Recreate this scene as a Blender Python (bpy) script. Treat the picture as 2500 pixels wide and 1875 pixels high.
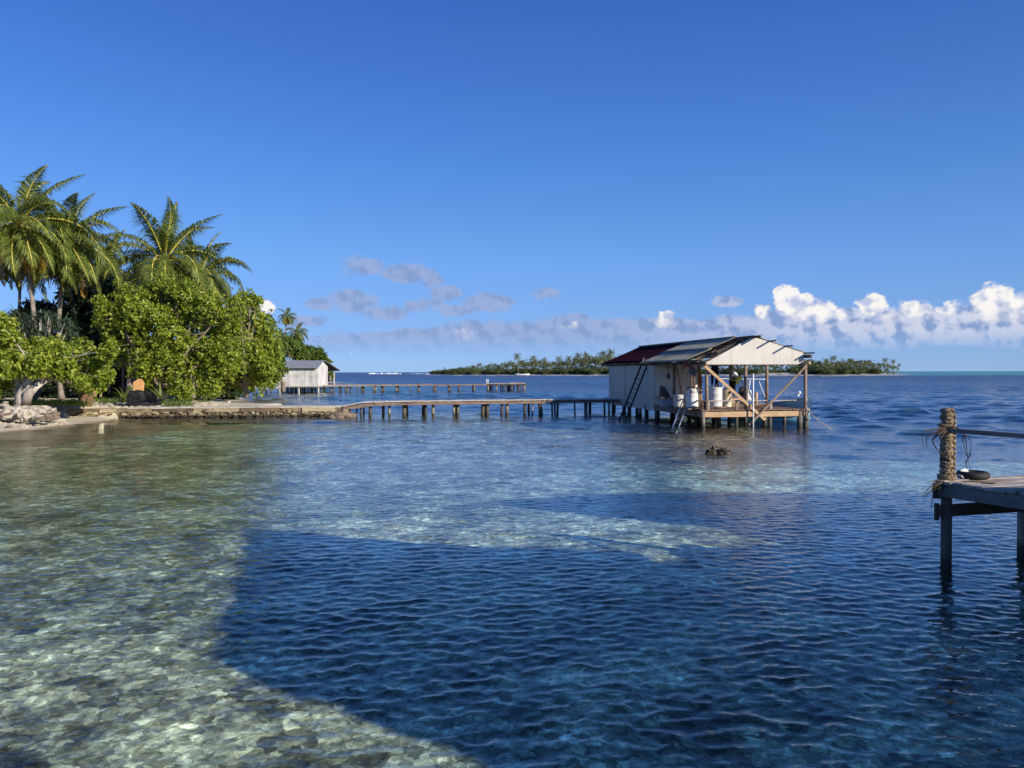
import bpy, math, random
import numpy as np
from mathutils import Vector, Matrix, Euler, noise
for _o in list(bpy.data.objects): bpy.data.objects.remove(_o)
SC = bpy.context.scene; COL = SC.collection
rng = np.random.default_rng(7); random.seed(7)
R_ = math.radians
# ------------------------------------------------------------------ camera
H = 2.8; F = 1850.0
cam_d = bpy.data.cameras.new('camera'); cam = bpy.data.objects.new('camera', cam_d); COL.objects.link(cam)
cam_d.sensor_width = 36.0; cam_d.lens = 36.0*F/2500.0; cam_d.clip_start = 0.05; cam_d.clip_end = 60000
CR = (Euler((R_(90-0.913), 0, 0)).to_matrix() @ Euler((0, 0, R_(-0.11))).to_matrix())
cam.location = (0, 0, H); cam.rotation_euler = CR.to_euler()
SC.camera = cam
# ------------------------------------------------------------------ light
SUN_AZ = 125.5; SUN_EL = 21.0        # azimuth clockwise from the view direction (+Y)
SD = Vector((math.sin(R_(SUN_AZ))*math.cos(R_(SUN_EL)), math.cos(R_(SUN_AZ))*math.cos(R_(SUN_EL)), math.sin(R_(SUN_EL))))
sl = bpy.data.lights.new('sun', 'SUN'); sl.energy = 5.0; sl.angle = R_(0.53); sl.color = (1.0, 0.91, 0.76)
so = bpy.data.objects.new('sun', sl); COL.objects.link(so)
so.rotation_euler = SD.to_track_quat('Z', 'Y').to_euler()
SC.view_settings.view_transform = 'Standard'; SC.view_settings.look = 'None'
SC.view_settings.exposure = 0.33; SC.view_settings.gamma = 1.0
SC.cycles.max_bounces = 8; SC.cycles.transparent_max_bounces = 24
SC.cycles.diffuse_bounces = 3; SC.cycles.glossy_bounces = 3
SC.cycles.caustics_reflective = False; SC.cycles.caustics_refractive = False
SC.cycles.sample_clamp_indirect = 4.0

# node helpers
class NT:
    def __init__(s, tree): s.t = tree; s.n = tree.nodes; s.l = tree.links
    def node(s, ty, ins=None, **kw):
        n = s.n.new(ty)
        for k, v in kw.items(): setattr(n, k, v)
        for k, v in (ins or {}).items(): s.put(n.inputs[k], v)
        return n
    def put(s, sock, v):
        if isinstance(v, bpy.types.NodeSocket): s.l.new(v, sock)
        elif isinstance(v, bpy.types.Node): s.l.new(v.outputs[0], sock)
        else:
            if sock.type == 'RGBA' and hasattr(v, '__len__') and len(v) == 3: v = (*v, 1)
            sock.default_value = v
    def math(s, op, a, b=None, c=None, clamp=False):
        n = s.n.new('ShaderNodeMath'); n.operation = op; n.use_clamp = clamp
        for i, x in enumerate((a, b, c)):
            if x is not None: s.put(n.inputs[i], x)
        return n.outputs[0]
    def vmath(s, op, a, b=None, c=None):
        n = s.n.new('ShaderNodeVectorMath'); n.operation = op
        for i, x in enumerate((a, b, c)):
            if x is not None: s.put(n.inputs[i], x)
        return n
    def noise(s, vec, scale, detail=4, rough=0.5, dist=0.0, dim='3D', lac=2.0):
        n = s.node('ShaderNodeTexNoise', dict(Scale=scale, Detail=detail, Roughness=rough, Distortion=dist, Lacunarity=lac), noise_dimensions=dim)
        if vec is not None: s.put(n.inputs['Vector'], vec)
        return n
    def ramp(s, fac, stops, interp='LINEAR'):
        n = s.n.new('ShaderNodeValToRGB'); n.color_ramp.interpolation = interp; s.put(n.inputs[0], fac)
        e = n.color_ramp.elements
        while len(e) < len(stops): e.new(0.5)
        for i, (p, c) in enumerate(stops):
            e[i].position = p; e[i].color = (*c, 1) if hasattr(c, '__len__') else (c, c, c, 1)
        return n.outputs[0]
    def mixc(s, f, a, b, mode='MIX'):
        n = s.n.new('ShaderNodeMix'); n.data_type = 'RGBA'; n.blend_type = mode; n.clamp_factor = True
        s.put(n.inputs[0], f); s.put(n.inputs[6], a); s.put(n.inputs[7], b); return n.outputs[2]
    def maprange(s, v, a, b, c=0.0, d=1.0, smooth=True):
        n = s.n.new('ShaderNodeMapRange'); n.interpolation_type = 'SMOOTHSTEP' if smooth else 'LINEAR'
        for i, x in enumerate((v, a, b, c, d)): s.put(n.inputs[i], x)
        return n.outputs[0]

# ------------------------------------------------------------------ world: sky with a bank of cumulus
W_ = bpy.data.worlds.new('World'); SC.world = W_; W_.use_nodes = True
t = NT(W_.node_tree); t.n.clear()
sky = t.node('ShaderNodeTexSky', sky_type='NISHITA', sun_disc=False, sun_elevation=R_(SUN_EL), sun_rotation=R_(SUN_AZ),
             air_density=1.0, dust_density=0.25, ozone_density=3.0, altitude=0.0)
tc = t.node('ShaderNodeTexCoord'); sep = t.node('ShaderNodeSeparateXYZ', {0: tc.outputs['Generated']})
az = t.math('MULTIPLY', t.math('ARCTAN2', sep.outputs[0], sep.outputs[1]), 57.29578)
el = t.math('MULTIPLY', t.math('ARCSINE', sep.outputs[2]), 57.29578)
ae = t.node('ShaderNodeCombineXYZ', {0: az, 1: el, 2: 0.0})
def azel(px, py):
    d = CR @ Vector(((px-1250)/F, (937.5-py)/F, -1)); d.normalize()
    return math.degrees(math.atan2(d.x, d.y)), math.degrees(math.asin(d.z))
def blobs(lst, vec):                 # clouds placed by bearing and height above the horizon
    cur = None
    for (px, py, rx, ry, s) in lst:
        a, e = azel(px, py)
        sx, sy = F/57.3/rx, F/57.3/ry
        m = t.vmath('MULTIPLY_ADD', vec, (sx, sy, 0), (-a*sx, -e*sy, 0))
        ln = t.vmath('LENGTH', m.outputs[0]).outputs['Value']
        v = t.math('MULTIPLY_ADD', ln, -s, s)
        cur = v if cur is None else t.math('MAXIMUM', cur, v)
    return cur
wv = t.vmath('MULTIPLY', ae.outputs[0], (0.55, 1.0, 1.0)).outputs[0]
n1 = t.noise(wv, 0.55, 7, 0.56, 0.3); n2 = t.noise(wv, 1.6, 5, 0.55, 0.2)
n3 = t.noise(ae.outputs[0], 1.0, 6, 0.55, 0.15)
vw = t.vmath('MULTIPLY_ADD', t.vmath('SUBTRACT', n2.outputs['Color'], (0.5, 0.5, 0.5)).outputs[0], (0.9, 0.9, 0), ae.outputs[0]).outputs[0]
grey_l = [(885,650,78,30,.95),(985,668,84,32,1.15),(1050,680,40,26,.6),(860,735,76,36,1.15),(940,764,76,22,1.0),(785,742,54,20,.8),(740,785,64,22,.85),
          (1015,746,44,22,1.0),(1090,716,48,22,.95),(1110,757,62,20,.95),(1195,740,78,30,1.05),(1330,718,46,20,.95),(1062,742,40,16,.8),
          (835,816,54,16,.6),(1780,735,54,20,.75),(1930,706,30,12,.5),(1190,800,42,16,.7),
          (860,840,170,32,1.2),(1000,836,170,38,1.4),(1180,826,200,50,1.55),(1400,818,220,54,1.65),(1330,806,100,30,1.0),(1620,815,190,48,1.6),(1800,812,180,48,1.7),(1950,805,200,56,1.8),
          (2150,800,220,52,1.8),(2320,800,180,46,1.6),(2460,785,140,66,1.8),(2480,812,160,32,1.5),(1130,830,110,34,1.2),(2120,842,200,18,1.0),(1500,846,260,18,1.0)]
white_l = [(640,748,50,24,1.1),(1135,820,36,24,.6),(1395,796,46,14,.5),(1628,782,36,28,.95),(1918,728,36,38,1.7),(1960,750,50,36,1.6),(2005,758,44,30,1.3),(1858,762,28,24,1.1),(2035,765,44,18,.9),
           (2130,748,42,30,1.5),(2235,754,50,24,1.1),(2310,752,34,18,.9),(2425,738,46,46,1.8),(2490,758,54,34,1.1),(2170,772,44,18,.8)]
G = blobs(grey_l, vw); Wt = blobs(white_l, vw)
nz = t.math('SUBTRACT', n1.outputs['Fac'], 0.5)
Gd = t.math('MULTIPLY_ADD', nz, 1.7, G)
Gm = t.maprange(Gd, 0.06, 0.50)
Gm = t.math('MULTIPLY', Gm, t.maprange(G, 0.0, 0.25))
Wd = t.math('MULTIPLY_ADD', t.math('SUBTRACT', n3.outputs['Fac'], 0.5), 2.2, Wt)
Wm = t.math('MULTIPLY', t.maprange(Wd, 0.06, 0.55), t.maprange(Wt, 0.0, 0.3))
# billowy relief inside the clouds
off = t.vmath('ADD', ae.outputs[0], (0.35, 0.45, 0)).outputs[0]
n4 = t.noise(off, 0.8, 4, 0.5, 0.15); n5 = t.noise(ae.outputs[0], 0.8, 4, 0.5, 0.15)
shade = t.maprange(t.math('SUBTRACT', n5.outputs['Fac'], n4.outputs['Fac']), -0.16, 0.07)
greyc = t.mixc(shade, (0.27, 0.38, 0.66), (0.37, 0.47, 0.76))
rightw = t.maprange(az, 4.0, 30.0)
greyc = t.mixc(t.math('MULTIPLY', t.math('MULTIPLY', rightw, shade), 0.7), greyc, (0.92, 0.90, 0.98))
whitec = t.mixc(shade, (0.55, 0.62, 0.86), (1.06, 1.03, 1.0))
lift = t.math('MULTIPLY_ADD', sep.outputs[2], 0.80, 0.13)
t.put(sky.inputs[0], t.node('ShaderNodeCombineXYZ', {0: t.math('MULTIPLY', sep.outputs[0], 0.4), 1: sep.outputs[1], 2: lift}).outputs[0])
hs = t.node('ShaderNodeMix', data_type='RGBA', blend_type='MULTIPLY'); t.put(hs.inputs[0], 1.0); t.put(hs.inputs[6], sky.outputs[0]); t.put(hs.inputs[7], t.vmath('MULTIPLY', (0.62, 1.0, 1.6), t.ramp(sep.outputs[2], [(0.0, (1.36, .84, .62)), (0.05, (1.26, .86, .70)), (0.137, (1.12, .93, .80)), (0.265, (.82, .83, .83)), (0.43, (.58, .66, .79)), (1.0, (.40, .50, .66))])).outputs[0])
whitec = t.mixc(t.maprange(t.math('MULTIPLY_ADD', n5.outputs['Fac'], 2.4, el), 3.9, 5.6), t.mixc(0.35, greyc, (0.8, 0.8, 0.9)), whitec)
bg1 = t.node('ShaderNodeBackground', {'Color': hs.outputs[2], 'Strength': 0.112})
bg2 = t.node('ShaderNodeBackground', {'Color': t.mixc(Wm, greyc, whitec), 'Strength': 0.72})
cm = t.math('MULTIPLY', t.math('MAXIMUM', t.math('MULTIPLY', Gm, 0.86), Wm), t.maprange(el, 0.9, 3.2), clamp=True)
mx = t.node('ShaderNodeMixShader', {0: cm, 1: bg1.outputs[0], 2: bg2.outputs[0]})
t.node('ShaderNodeOutputWorld', {0: mx.outputs[0]})

# ------------------------------------------------------------------ pixel <-> place helpers (used with real distances)
def ray(px, py): return CR @ Vector(((px-1250)/F, (937.5-py)/F, -1))
def W(px, py, D):
    d = ray(px, py); k = D/d.y; return Vector((d.x*k, D, H+d.z*k))
def G0(px, py, z=0.0):
    d = ray(px, py); k = (z-H)/d.z; return Vector((d.x*k, d.y*k, z))

# ------------------------------------------------------------------ materials
MATS = {}
def new_mat(name):
    m = bpy.data.materials.new(name); m.use_nodes = True; t = NT(m.node_tree); t.n.clear(); return m, t
def fin(t, sh, disp=None):
    t.node('ShaderNodeOutputMaterial', {0: sh})
def pbr(name, c1, c2=None, scale=3.0, rough=0.8, spec=0.3, bump=0.3, bscale=None, stretch=(1,1,1), metal=0.0, c3=None, s3=1.0, t3=(.55,.75), bdist=0.02, detail=5):
    """two-tone noise material, optional third stain colour"""
    if name in MATS: return MATS[name]
    m, t = new_mat(name)
    tc = t.node('ShaderNodeTexCoord')
    vec = t.vmath('MULTIPLY', tc.outputs['Object'], stretch).outputs[0]
    n = t.noise(vec, scale, detail, 0.6)
    col = t.ramp(n.outputs['Fac'], [(0.3, c1), (0.7, c2 or c1)])
    if c3 is not None:
        nb = t.noise(vec, s3, 4, 0.6)
        col = t.mixc(t.maprange(nb.outputs['Fac'], t3[0], t3[1]), col, c3)
    nb2 = t.noise(vec, bscale or scale*4, 4, 0.6)
    bp = t.node('ShaderNodeBump', {'Strength': bump, 'Distance': bdist, 'Height': nb2.outputs['Fac']})
    p = t.node('ShaderNodeBsdfPrincipled', {'Base Color': col, 'Roughness': rough, 'Specular IOR Level': spec, 'Metallic': metal, 'Normal': bp.outputs[0]})
    fin(t, p.outputs[0]); MATS[name] = m; return m
def leafmat(name, stops, trans=0.35, rough=0.45, tcol=None, spec=0.35):
    if name in MATS: return MATS[name]
    m, t = new_mat(name)
    g = t.node('ShaderNodeNewGeometry')
    nn = t.noise(g.outputs['Position'], 0.35, 2, 0.5)
    f = t.math('ADD', t.math('MULTIPLY', g.outputs['Random Per Island'], 0.75), t.math('MULTIPLY', nn.outputs['Fac'], 0.25))
    col = t.ramp(f, stops)
    p = t.node('ShaderNodeBsdfPrincipled', {'Base Color': col, 'Roughness': rough, 'Specular IOR Level': spec})
    tr = t.node('ShaderNodeBsdfTranslucent', {'Color': t.mixc(0.55, col, tcol or (0.35, 0.45, 0.03))})
    mx = t.node('ShaderNodeMixShader', {0: trans, 1: p.outputs[0], 2: tr.outputs[0]})
    fin(t, mx.outputs[0]); MATS[name] = m; return m

# ------------------------------------------------------------------ mesh helpers
def mesh_np(name, V, Fc, mats=(), mi=None, smooth=False):
    V = np.asarray(V, dtype=np.float32).reshape(-1, 3); me = bpy.data.meshes.new(name)
    groups = Fc if isinstance(Fc, list) else [Fc]
    groups = [np.asarray(g, dtype=np.int32) for g in groups if len(g)]
    me.vertices.add(len(V)); me.vertices.foreach_set('co', V.ravel())
    idx = np.concatenate([g.ravel() for g in groups]); tot = np.concatenate([np.full(len(g), g.shape[1], np.int32) for g in groups])
    st = np.concatenate([[0], np.cumsum(tot)[:-1]]).astype(np.int32)
    me.loops.add(len(idx)); me.loops.foreach_set('vertex_index', idx)
    me.polygons.add(len(tot)); me.polygons.foreach_set('loop_start', st); me.polygons.foreach_set('loop_total', tot)
    if mi is not None: me.polygons.foreach_set('material_index', np.asarray(mi, np.int32))
    me.polygons.foreach_set('use_smooth', np.full(len(tot), smooth, bool))
    for m in mats: me.materials.append(m)
    me.update(calc_edges=True); me.validate(); return me
def link(name, me, parent=None, label=None, cat=None, group=None, kind=None):
    o = bpy.data.objects.new(name, me); COL.objects.link(o)
    if parent is not None:
        o.parent = parent; o.matrix_parent_inverse = parent.matrix_basis.inverted()
    return tag(o, label, cat, group, kind)
def tag(o, label=None, cat=None, group=None, kind=None):
    if label: o['label'] = label
    if cat: o['category'] = cat
    if group: o['group'] = group
    if kind: o['kind'] = kind
    return o
def thing(name, label, cat, loc=(0, 0, 0), rz=0.0, group=None):
    o = bpy.data.objects.new(name, None); COL.objects.link(o); o.location = loc; o.rotation_euler = (0, 0, rz)
    o.empty_display_size = 0.2
    return tag(o, label, cat, group)
def dup(o, loc=None, rz=None, sc=None, label=None):
    c = o.copy(); COL.objects.link(c)
    if loc is not None: c.location = loc
    if rz is not None: c.rotation_euler = (0, 0, rz)
    if sc is not None: c.scale = (sc, sc, sc) if not hasattr(sc, '__len__') else sc
    if label: c['label'] = label
    for ch in list(o.children):
        d = ch.copy(); COL.objects.link(d); d.parent = c; d.matrix_parent_inverse = ch.matrix_parent_inverse.copy()
        for g in list(ch.children):
            e = g.copy(); COL.objects.link(e); e.parent = d; e.matrix_parent_inverse = g.matrix_parent_inverse.copy()
    return c
class MB:
    def __init__(s, M=None): s.v = []; s.f = []; s.m = []; s.M = M; s.slot = 0
    def add(s, vs, fs):
        b = len(s.v)
        for p in vs: s.v.append(Vector(p))
        for f in fs: s.f.append([b+i for i in f]); s.m.append(s.slot)
    def hexa(s, c):                       # 8 corners: bottom 4 ccw, top 4 ccw
        s.add(c, [(3,2,1,0),(4,5,6,7),(0,1,5,4),(1,2,6,5),(2,3,7,6),(3,0,4,7)])
    def box(s, x0, x1, y0, y1, z0, z1):
        s.hexa([(x0,y0,z0),(x1,y0,z0),(x1,y1,z0),(x0,y1,z0),(x0,y0,z1),(x1,y0,z1),(x1,y1,z1),(x0,y1,z1)])
    def beam(s, a, b, w, h, up=(0,0,1)):
        a = Vector(a); b = Vector(b); d = (b-a).normalized(); up = Vector(up)
        if abs(d.dot(up)) > 0.98: up = Vector((0,1,0))
        sd = d.cross(up).normalized()*(w/2); u = sd.cross(d).normalized()*(h/2)
        s.hexa([a-sd-u, a+sd-u, b+sd-u, b-sd-u, a-sd+u, a+sd+u, b+sd+u, b-sd+u])
    def tube(s, pts, rad, n=8, cap=True, wob=0.0):
        pts = [Vector(p) for p in pts]
        if not hasattr(rad, '__len__'): rad = [rad]*len(pts)
        b = len(s.v); pu = None
        for i, p in enumerate(pts):
            d = (pts[min(i+1, len(pts)-1)]-pts[max(i-1, 0)]).normalized()
            if pu is None: pu = Vector((0,0,1)) if abs(d.z) < 0.9 else Vector((1,0,0))
            x = d.cross(pu).normalized(); y = x.cross(d).normalized(); pu = y
            for k in range(n):
                a = 2*math.pi*k/n; r = rad[i]*(1+wob*random.uniform(-1, 1))
                s.v.append(p + x*math.cos(a)*r + y*math.sin(a)*r)
        for i in range(len(pts)-1):
            for k in range(n):
                s.f.append([b+i*n+k, b+i*n+(k+1) % n, b+(i+1)*n+(k+1) % n, b+(i+1)*n+k]); s.m.append(s.slot)
        if cap:
            s.f.append([b+k for k in range(n)][::-1]); s.m.append(s.slot)
            s.f.append([b+(len(pts)-1)*n+k for k in range(n)]); s.m.append(s.slot)
    def lathe(s, prof, c=(0,0,0), n=20):
        c = Vector(c); b = len(s.v)
        for (r, z) in prof:
            for k in range(n):
                a = 2*math.pi*k/n; s.v.append(c+Vector((r*math.cos(a), r*math.sin(a), z)))
        for i in range(len(prof)-1):
            for k in range(n):
                s.f.append([b+i*n+k, b+i*n+(k+1) % n, b+(i+1)*n+(k+1) % n, b+(i+1)*n+k]); s.m.append(s.slot)
        s.f.append([b+k for k in range(n)][::-1]); s.m.append(s.slot)
        s.f.append([b+(len(prof)-1)*n+k for k in range(n)]); s.m.append(s.slot)
    def build(s, name, mat, parent=None, label=None, cat=None, group=None, smooth=False, jitter=0.0, bevel=0.0):
        me = bpy.data.meshes.new(name)
        V = [s.M @ p for p in s.v] if s.M is not None else s.v
        if jitter: V = [p+Vector((random.uniform(-1,1), random.uniform(-1,1), random.uniform(-1,1)))*jitter for p in V]
        me.from_pydata([tuple(p) for p in V], [], s.f)
        for m in (mat if isinstance(mat, (list, tuple)) else [mat]): me.materials.append(m)
        for p, k in zip(me.polygons, s.m): p.material_index = k; p.use_smooth = smooth
        me.update()
        o = link(name, me, parent, label, cat, group)
        if bevel:
            b = o.modifiers.new('bevel', 'BEVEL'); b.width = bevel; b.segments = 1; b.limit_method = 'ANGLE'
        return o
def rock_mesh(name, r, seed, mats, sub=3, sq=(1,1,1), rough=0.35, freq=1.2):
    import bmesh
    bm = bmesh.new(); bmesh.ops.create_icosphere(bm, subdivisions=sub, radius=1.0)
    off = Vector((seed*3.1, seed*1.7, seed*5.3))
    for v in bm.verts:
        p = v.co.copy()
        k = 1+rough*noise.noise(p*freq+off)*1.6+rough*0.4*noise.noise(p*freq*3.1+off)
        p = Vector((max(-.8, min(.8, p.x)), max(-.8, min(.8, p.y)), max(-.8, min(.8, p.z))))*k
        v.co = Vector((p.x*sq[0], p.y*sq[1], p.z*sq[2]))*r
    me = bpy.data.meshes.new(name); bm.to_mesh(me); bm.free()
    for m in mats: me.materials.append(m)
    return me
# ------------------------------------------------------------------ water surface
def polar_grid(rs, th):
    RR, TT = np.meshgrid(rs, th, indexing='ij')
    X = RR*np.sin(TT); Y = RR*np.cos(TT); n, m = RR.shape
    i = np.arange(n-1)[:, None]*m; j = np.arange(m-1)[None, :]
    a = (i+j).ravel(); Fq = np.stack([a, a+1, a+m+1, a+m], 1)
    return X, Y, RR, Fq
def angs(fine, lim=0.74):
    a = np.arange(-lim, lim, fine); c = np.linspace(lim, 2*math.pi-lim, 90)
    return np.concatenate([a, c])
def smooth_(a, b, x): u = np.clip((x-a)/(b-a+1e-9), 0, 1); return u*u*(3-2*u)
rs = np.concatenate([[0.3, 1.5], np.geomspace(3.0, 90, 1150), np.geomspace(90, 1500, 700)[1:], np.geomspace(1500, 30000, 30)[1:]])
th = angs(0.0030)
X, Y, RR, Fq = polar_grid(rs, th)
Z = np.zeros_like(X); DX = np.zeros_like(X); DY = np.zeros_like(X)
dr = np.gradient(rs)[:, None]; dth = np.gradient(th)[None, :]; sp = np.maximum(dr, RR*np.abs(dth)*0.7)
wr = np.random.default_rng(11)
NW = 150
lam = np.exp(wr.uniform(math.log(0.09), math.log(3.5), NW))
ang = wr.normal(0.0, 0.72, NW)+R_(6)      # travel direction measured from -Y
kx = np.sin(ang); ky = -np.cos(ang)
# slope spectrum: most of the steepness sits in the 0.3-1.2 m ripples
sl_ = 0.025*np.exp(-((np.log(lam)-math.log(0.22))/0.60)**2)+0.0016
ph = wr.uniform(0, 2*math.pi, NW)
# calmer and rougher streaks (cat's paws)
mod = 1+0.22*np.sin(X*0.21+1.3*np.sin(Y*0.13))*np.sin(Y*0.33+0.8*np.sin(X*0.17))
for i in range(NW):
    L = lam[i]; k = 2*math.pi/L
    fade = np.clip((L/sp-2.5)/3.0, 0, 1)
    if fade.max() <= 0: continue
    P = k*(kx[i]*X+ky[i]*Y)+ph[i]
    A = sl_[i]/k*fade
    Z += A*np.cos(P); DX -= A*kx[i]*np.sin(P)*0.9; DY -= A*ky[i]*np.sin(P)*0.9
Z *= mod; DX *= mod; DY *= mod
# wind chop of the open lagoon beyond the shallows
NF = 90; lam2 = np.exp(wr.uniform(math.log(0.9), math.log(9.0), NF)); an2 = wr.normal(0.1, 0.55, NF); ph2 = wr.uniform(0, 6.28, NF)
open_ = np.clip(np.maximum(np.maximum(smooth_(48, 85, Y)*0.9, smooth_(16, 34, Y)*0.55), smooth_(28, 50, Y)*smooth_(6, 18, X)), 0, 1)*(0.85+0.5*np.sin(X*.031+2*np.sin(Y*.013))*np.sin(Y*.027+1.5*np.sin(X*.017)))
for i in range(NF):
    L = lam2[i]; k = 2*math.pi/L; fade = np.clip((L/sp-2.2)/2.5, 0, 1)*open_
    A = 0.021*np.exp(-((math.log(L)-math.log(2.0))/1.0)**2)/k*fade
    P = k*(math.sin(an2[i])*X-math.cos(an2[i])*Y)+ph2[i]
    Z += A*np.cos(P)
sg = Z[:1000].std(); Z = Z+0.30*(Z*Z-sg*sg)/sg*np.exp(-RR/60)
V = np.stack([X+DX, Y+DY, Z], -1).reshape(-1, 3)
m, t = new_mat('sea_water')
geo = t.node('ShaderNodeNewGeometry')
pos = geo.outputs['Position']
dist = t.vmath('LENGTH', pos).outputs['Value']
pv = t.vmath('MULTIPLY', pos, (0.55, 1.0, 1.0)).outputs[0]
na = t.noise(pv, 9.0, 3, 0.6, 0.5)           # fine ripples near
nb = t.noise(pv, 1.1, 3, 0.55, 0.4)           # chop for the middle distance
nc = t.noise(pv, 0.22, 3, 0.6, 0.3)           # swell patches far out
b1 = t.node('ShaderNodeBump', {'Strength': 1.0, 'Distance': t.maprange(dist, 6, 45, 0.006, 0.035), 'Height': na.outputs['Fac']})
b2 = t.node('ShaderNodeBump', {'Strength': 1.0, 'Distance': t.maprange(dist, 30, 160, 0.0, 0.35), 'Height': nb.outputs['Fac'], 'Normal': b1.outputs[0]})
b3 = t.node('ShaderNodeBump', {'Strength': 1.0, 'Distance': t.maprange(dist, 80, 500, 0.0, 1.2), 'Height': nc.outputs['Fac'], 'Normal': b2.outputs[0]})
cosi = t.math('ABSOLUTE', t.vmath('DOT_PRODUCT', b3.outputs[0], geo.outputs['Incoming']).outputs['Value'])
fr = t.math('MULTIPLY_ADD', t.math('POWER', t.math('SUBTRACT', 1.0, cosi, clamp=True), 5.0), 0.98, 0.02)
far = t.maprange(dist, 30, 160)
fmax = t.math('MULTIPLY_ADD', far, -0.46, 0.88)
fac = t.math('MINIMUM', fr, fmax)
gl = t.node('ShaderNodeBsdfGlossy', {'Color': (0.95, 0.97, 1.0), 'Roughness': t.math('ADD', t.maprange(dist, 10, 60, 0.02, 0.12), t.maprange(dist, 60, 400, 0.0, 0.18)), 'Normal': b3.outputs[0]})
tp = t.node('ShaderNodeBsdfTransparent', {'Color': (0.90, 0.945, 0.89)})
mx = t.node('ShaderNodeMixShader', {0: fac, 1: tp.outputs[0], 2: gl.outputs[0]})
fin(t, mx.outputs[0])
water = link('sea_water', mesh_np('sea_water', V, Fq, [m], smooth=True), kind='structure')

# ------------------------------------------------------------------ sea bed (apparent depth: what refraction leaves of it)
ZB = -0.40
def bedpt(px, py): p = G0(px, py, ZB); return p.x, p.y
rs2 = np.concatenate([[0.3, 2.0], np.geomspace(3.0, 120, 620), np.geomspace(120, 30000, 260)[1:]])
th2 = angs(0.006)
X, Y, RR, Fq2 = polar_grid(rs2, th2)
def smooth(a, b, x): u = np.clip((x-a)/(b-a+1e-9), 0, 1); return u*u*(3-2*u)
def npnoise(X, Y, s, seed):
    r = np.random.default_rng(seed); z = np.zeros_like(X); tot = 0
    for o in range(4):
        f = s*2**o; a = 0.6**o
        for q in range(4):
            an = r.uniform(0, 6.28); z += a*np.sin(f*(X*math.cos(an)+Y*math.sin(an))+r.uniform(0, 6.28)+1.3*np.sin(f*0.6*(X*math.sin(an)-Y*math.cos(an))+r.uniform(0, 6.28)))/2
        tot += a
    return z/tot
N1 = npnoise(X, Y, 0.5, 3); N2 = npnoise(X, Y, 0.15, 5)
def zone(px, py, rxp, ryp, rot=0.0, soft=0.5):      # elliptical patch of sea bed, stored as a place on the bed
    cx, cy = bedpt(px, py); rx = rxp/F*cy*1.0; y1 = bedpt(px, py-ryp)[1]; y2 = bedpt(px, py+ryp)[1]; ry = abs(y1-y2)/2
    mx_, my_ = cx, (y1+y2)/2
    d = np.sqrt(((X-mx_)/rx)**2+((Y-my_)/ry)**2)+0.18*N1
    return 1-smooth(1-soft, 1+soft, d)
C = np.zeros(X.shape+(3,)); C[:] = (0.30, 0.34, 0.27)
def put(w, c): global C; w = np.clip(w, 0, 1)[..., None]; C = C*(1-w)+np.array(c)*w
deep = smooth(52, 75, Y+6*N2)
put(smooth(-6, 3, X+1.5*N1)*0.6, (0.32, 0.41, 0.41))
put(zone(300, 1130, 520, 70), (0.30, 0.30, 0.17)); put(zone(150, 1085, 160, 28)*.8, (0.42, 0.36, 0.21)); put(zone(600, 1060, 300, 30), (0.34, 0.38, 0.24))
put(zone(250, 1330, 480, 90)*.8, (0.31, 0.33, 0.24)); put(zone(600, 1250, 200, 50)*.7, (0.33, 0.36, 0.26))
put(zone(300, 1720, 700, 230)*.9, (0.44, 0.45, 0.32)); put(zone(60, 1450, 160, 120)*.6, (0.26, 0.28, 0.23))
put(zone(1000, 1100, 380, 60), (0.36, 0.44, 0.45)); put(zone(1150, 1300, 420, 40), (0.50, 0.55, 0.44)); put(zone(1600, 1345, 420, 40)*.8, (0.5, 0.55, 0.42))  # first patch is blue-grey: the sky's reflection put into the bed colour
put(zone(1720, 1085, 420, 38), (0.28, 0.23, 0.165)); put(zone(1950, 1110, 260, 24)*.8, (0.10, 0.11, 0.11))
put(zone(1950, 1170, 560, 30), (0.38, 0.52, 0.48)); put(zone(2300, 1150, 300, 26)*.9, (0.22, 0.42, 0.45))
put(smooth(10.5, 14, X-(Y-30)*0.10)*smooth(27, 31, Y), (0.015, 0.06, 0.16))
put(zone(1900, 1790, 900, 420), (0.37, 0.37, 0.24)); put(zone(1300, 1480, 800, 120)*.8, (0.28, 0.31, 0.21))  # bed tones under the roof shadow, its shade adjusted through the colour
put(zone(1800, 1250, 500, 30)*.6, (0.14, 0.19, 0.19))  # darker bed along the second roof's shadow band, shade put into the colour
put(deep, (0.010, 0.055, 0.19))
put(zone(900, 958, 250, 14), (0.10, 0.24, 0.30)); put(zone(650, 975, 180, 16), (0.34, 0.38, 0.30)); put(zone(1150, 990, 300, 10)*.6, (0.04, 0.12, 0.22))
# reef flats far away
turq = smooth(0.10, 0.32, (X/(np.abs(Y)+1)))*smooth(700, 1200, Y)
put(turq, (0.06, 0.42, 0.44)); put(np.exp(-((Y-230)/40)**2)*smooth(-0.05, -0.2, X/(np.abs(Y)+1)), (0.06, 0.30, 0.36))
ZZ = np.full(X.shape, ZB)-1.2*deep-0.8*smooth(10.5, 16, X-(Y-30)*0.10)*smooth(26, 32, Y)+0.05*N1*(1-deep)
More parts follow.
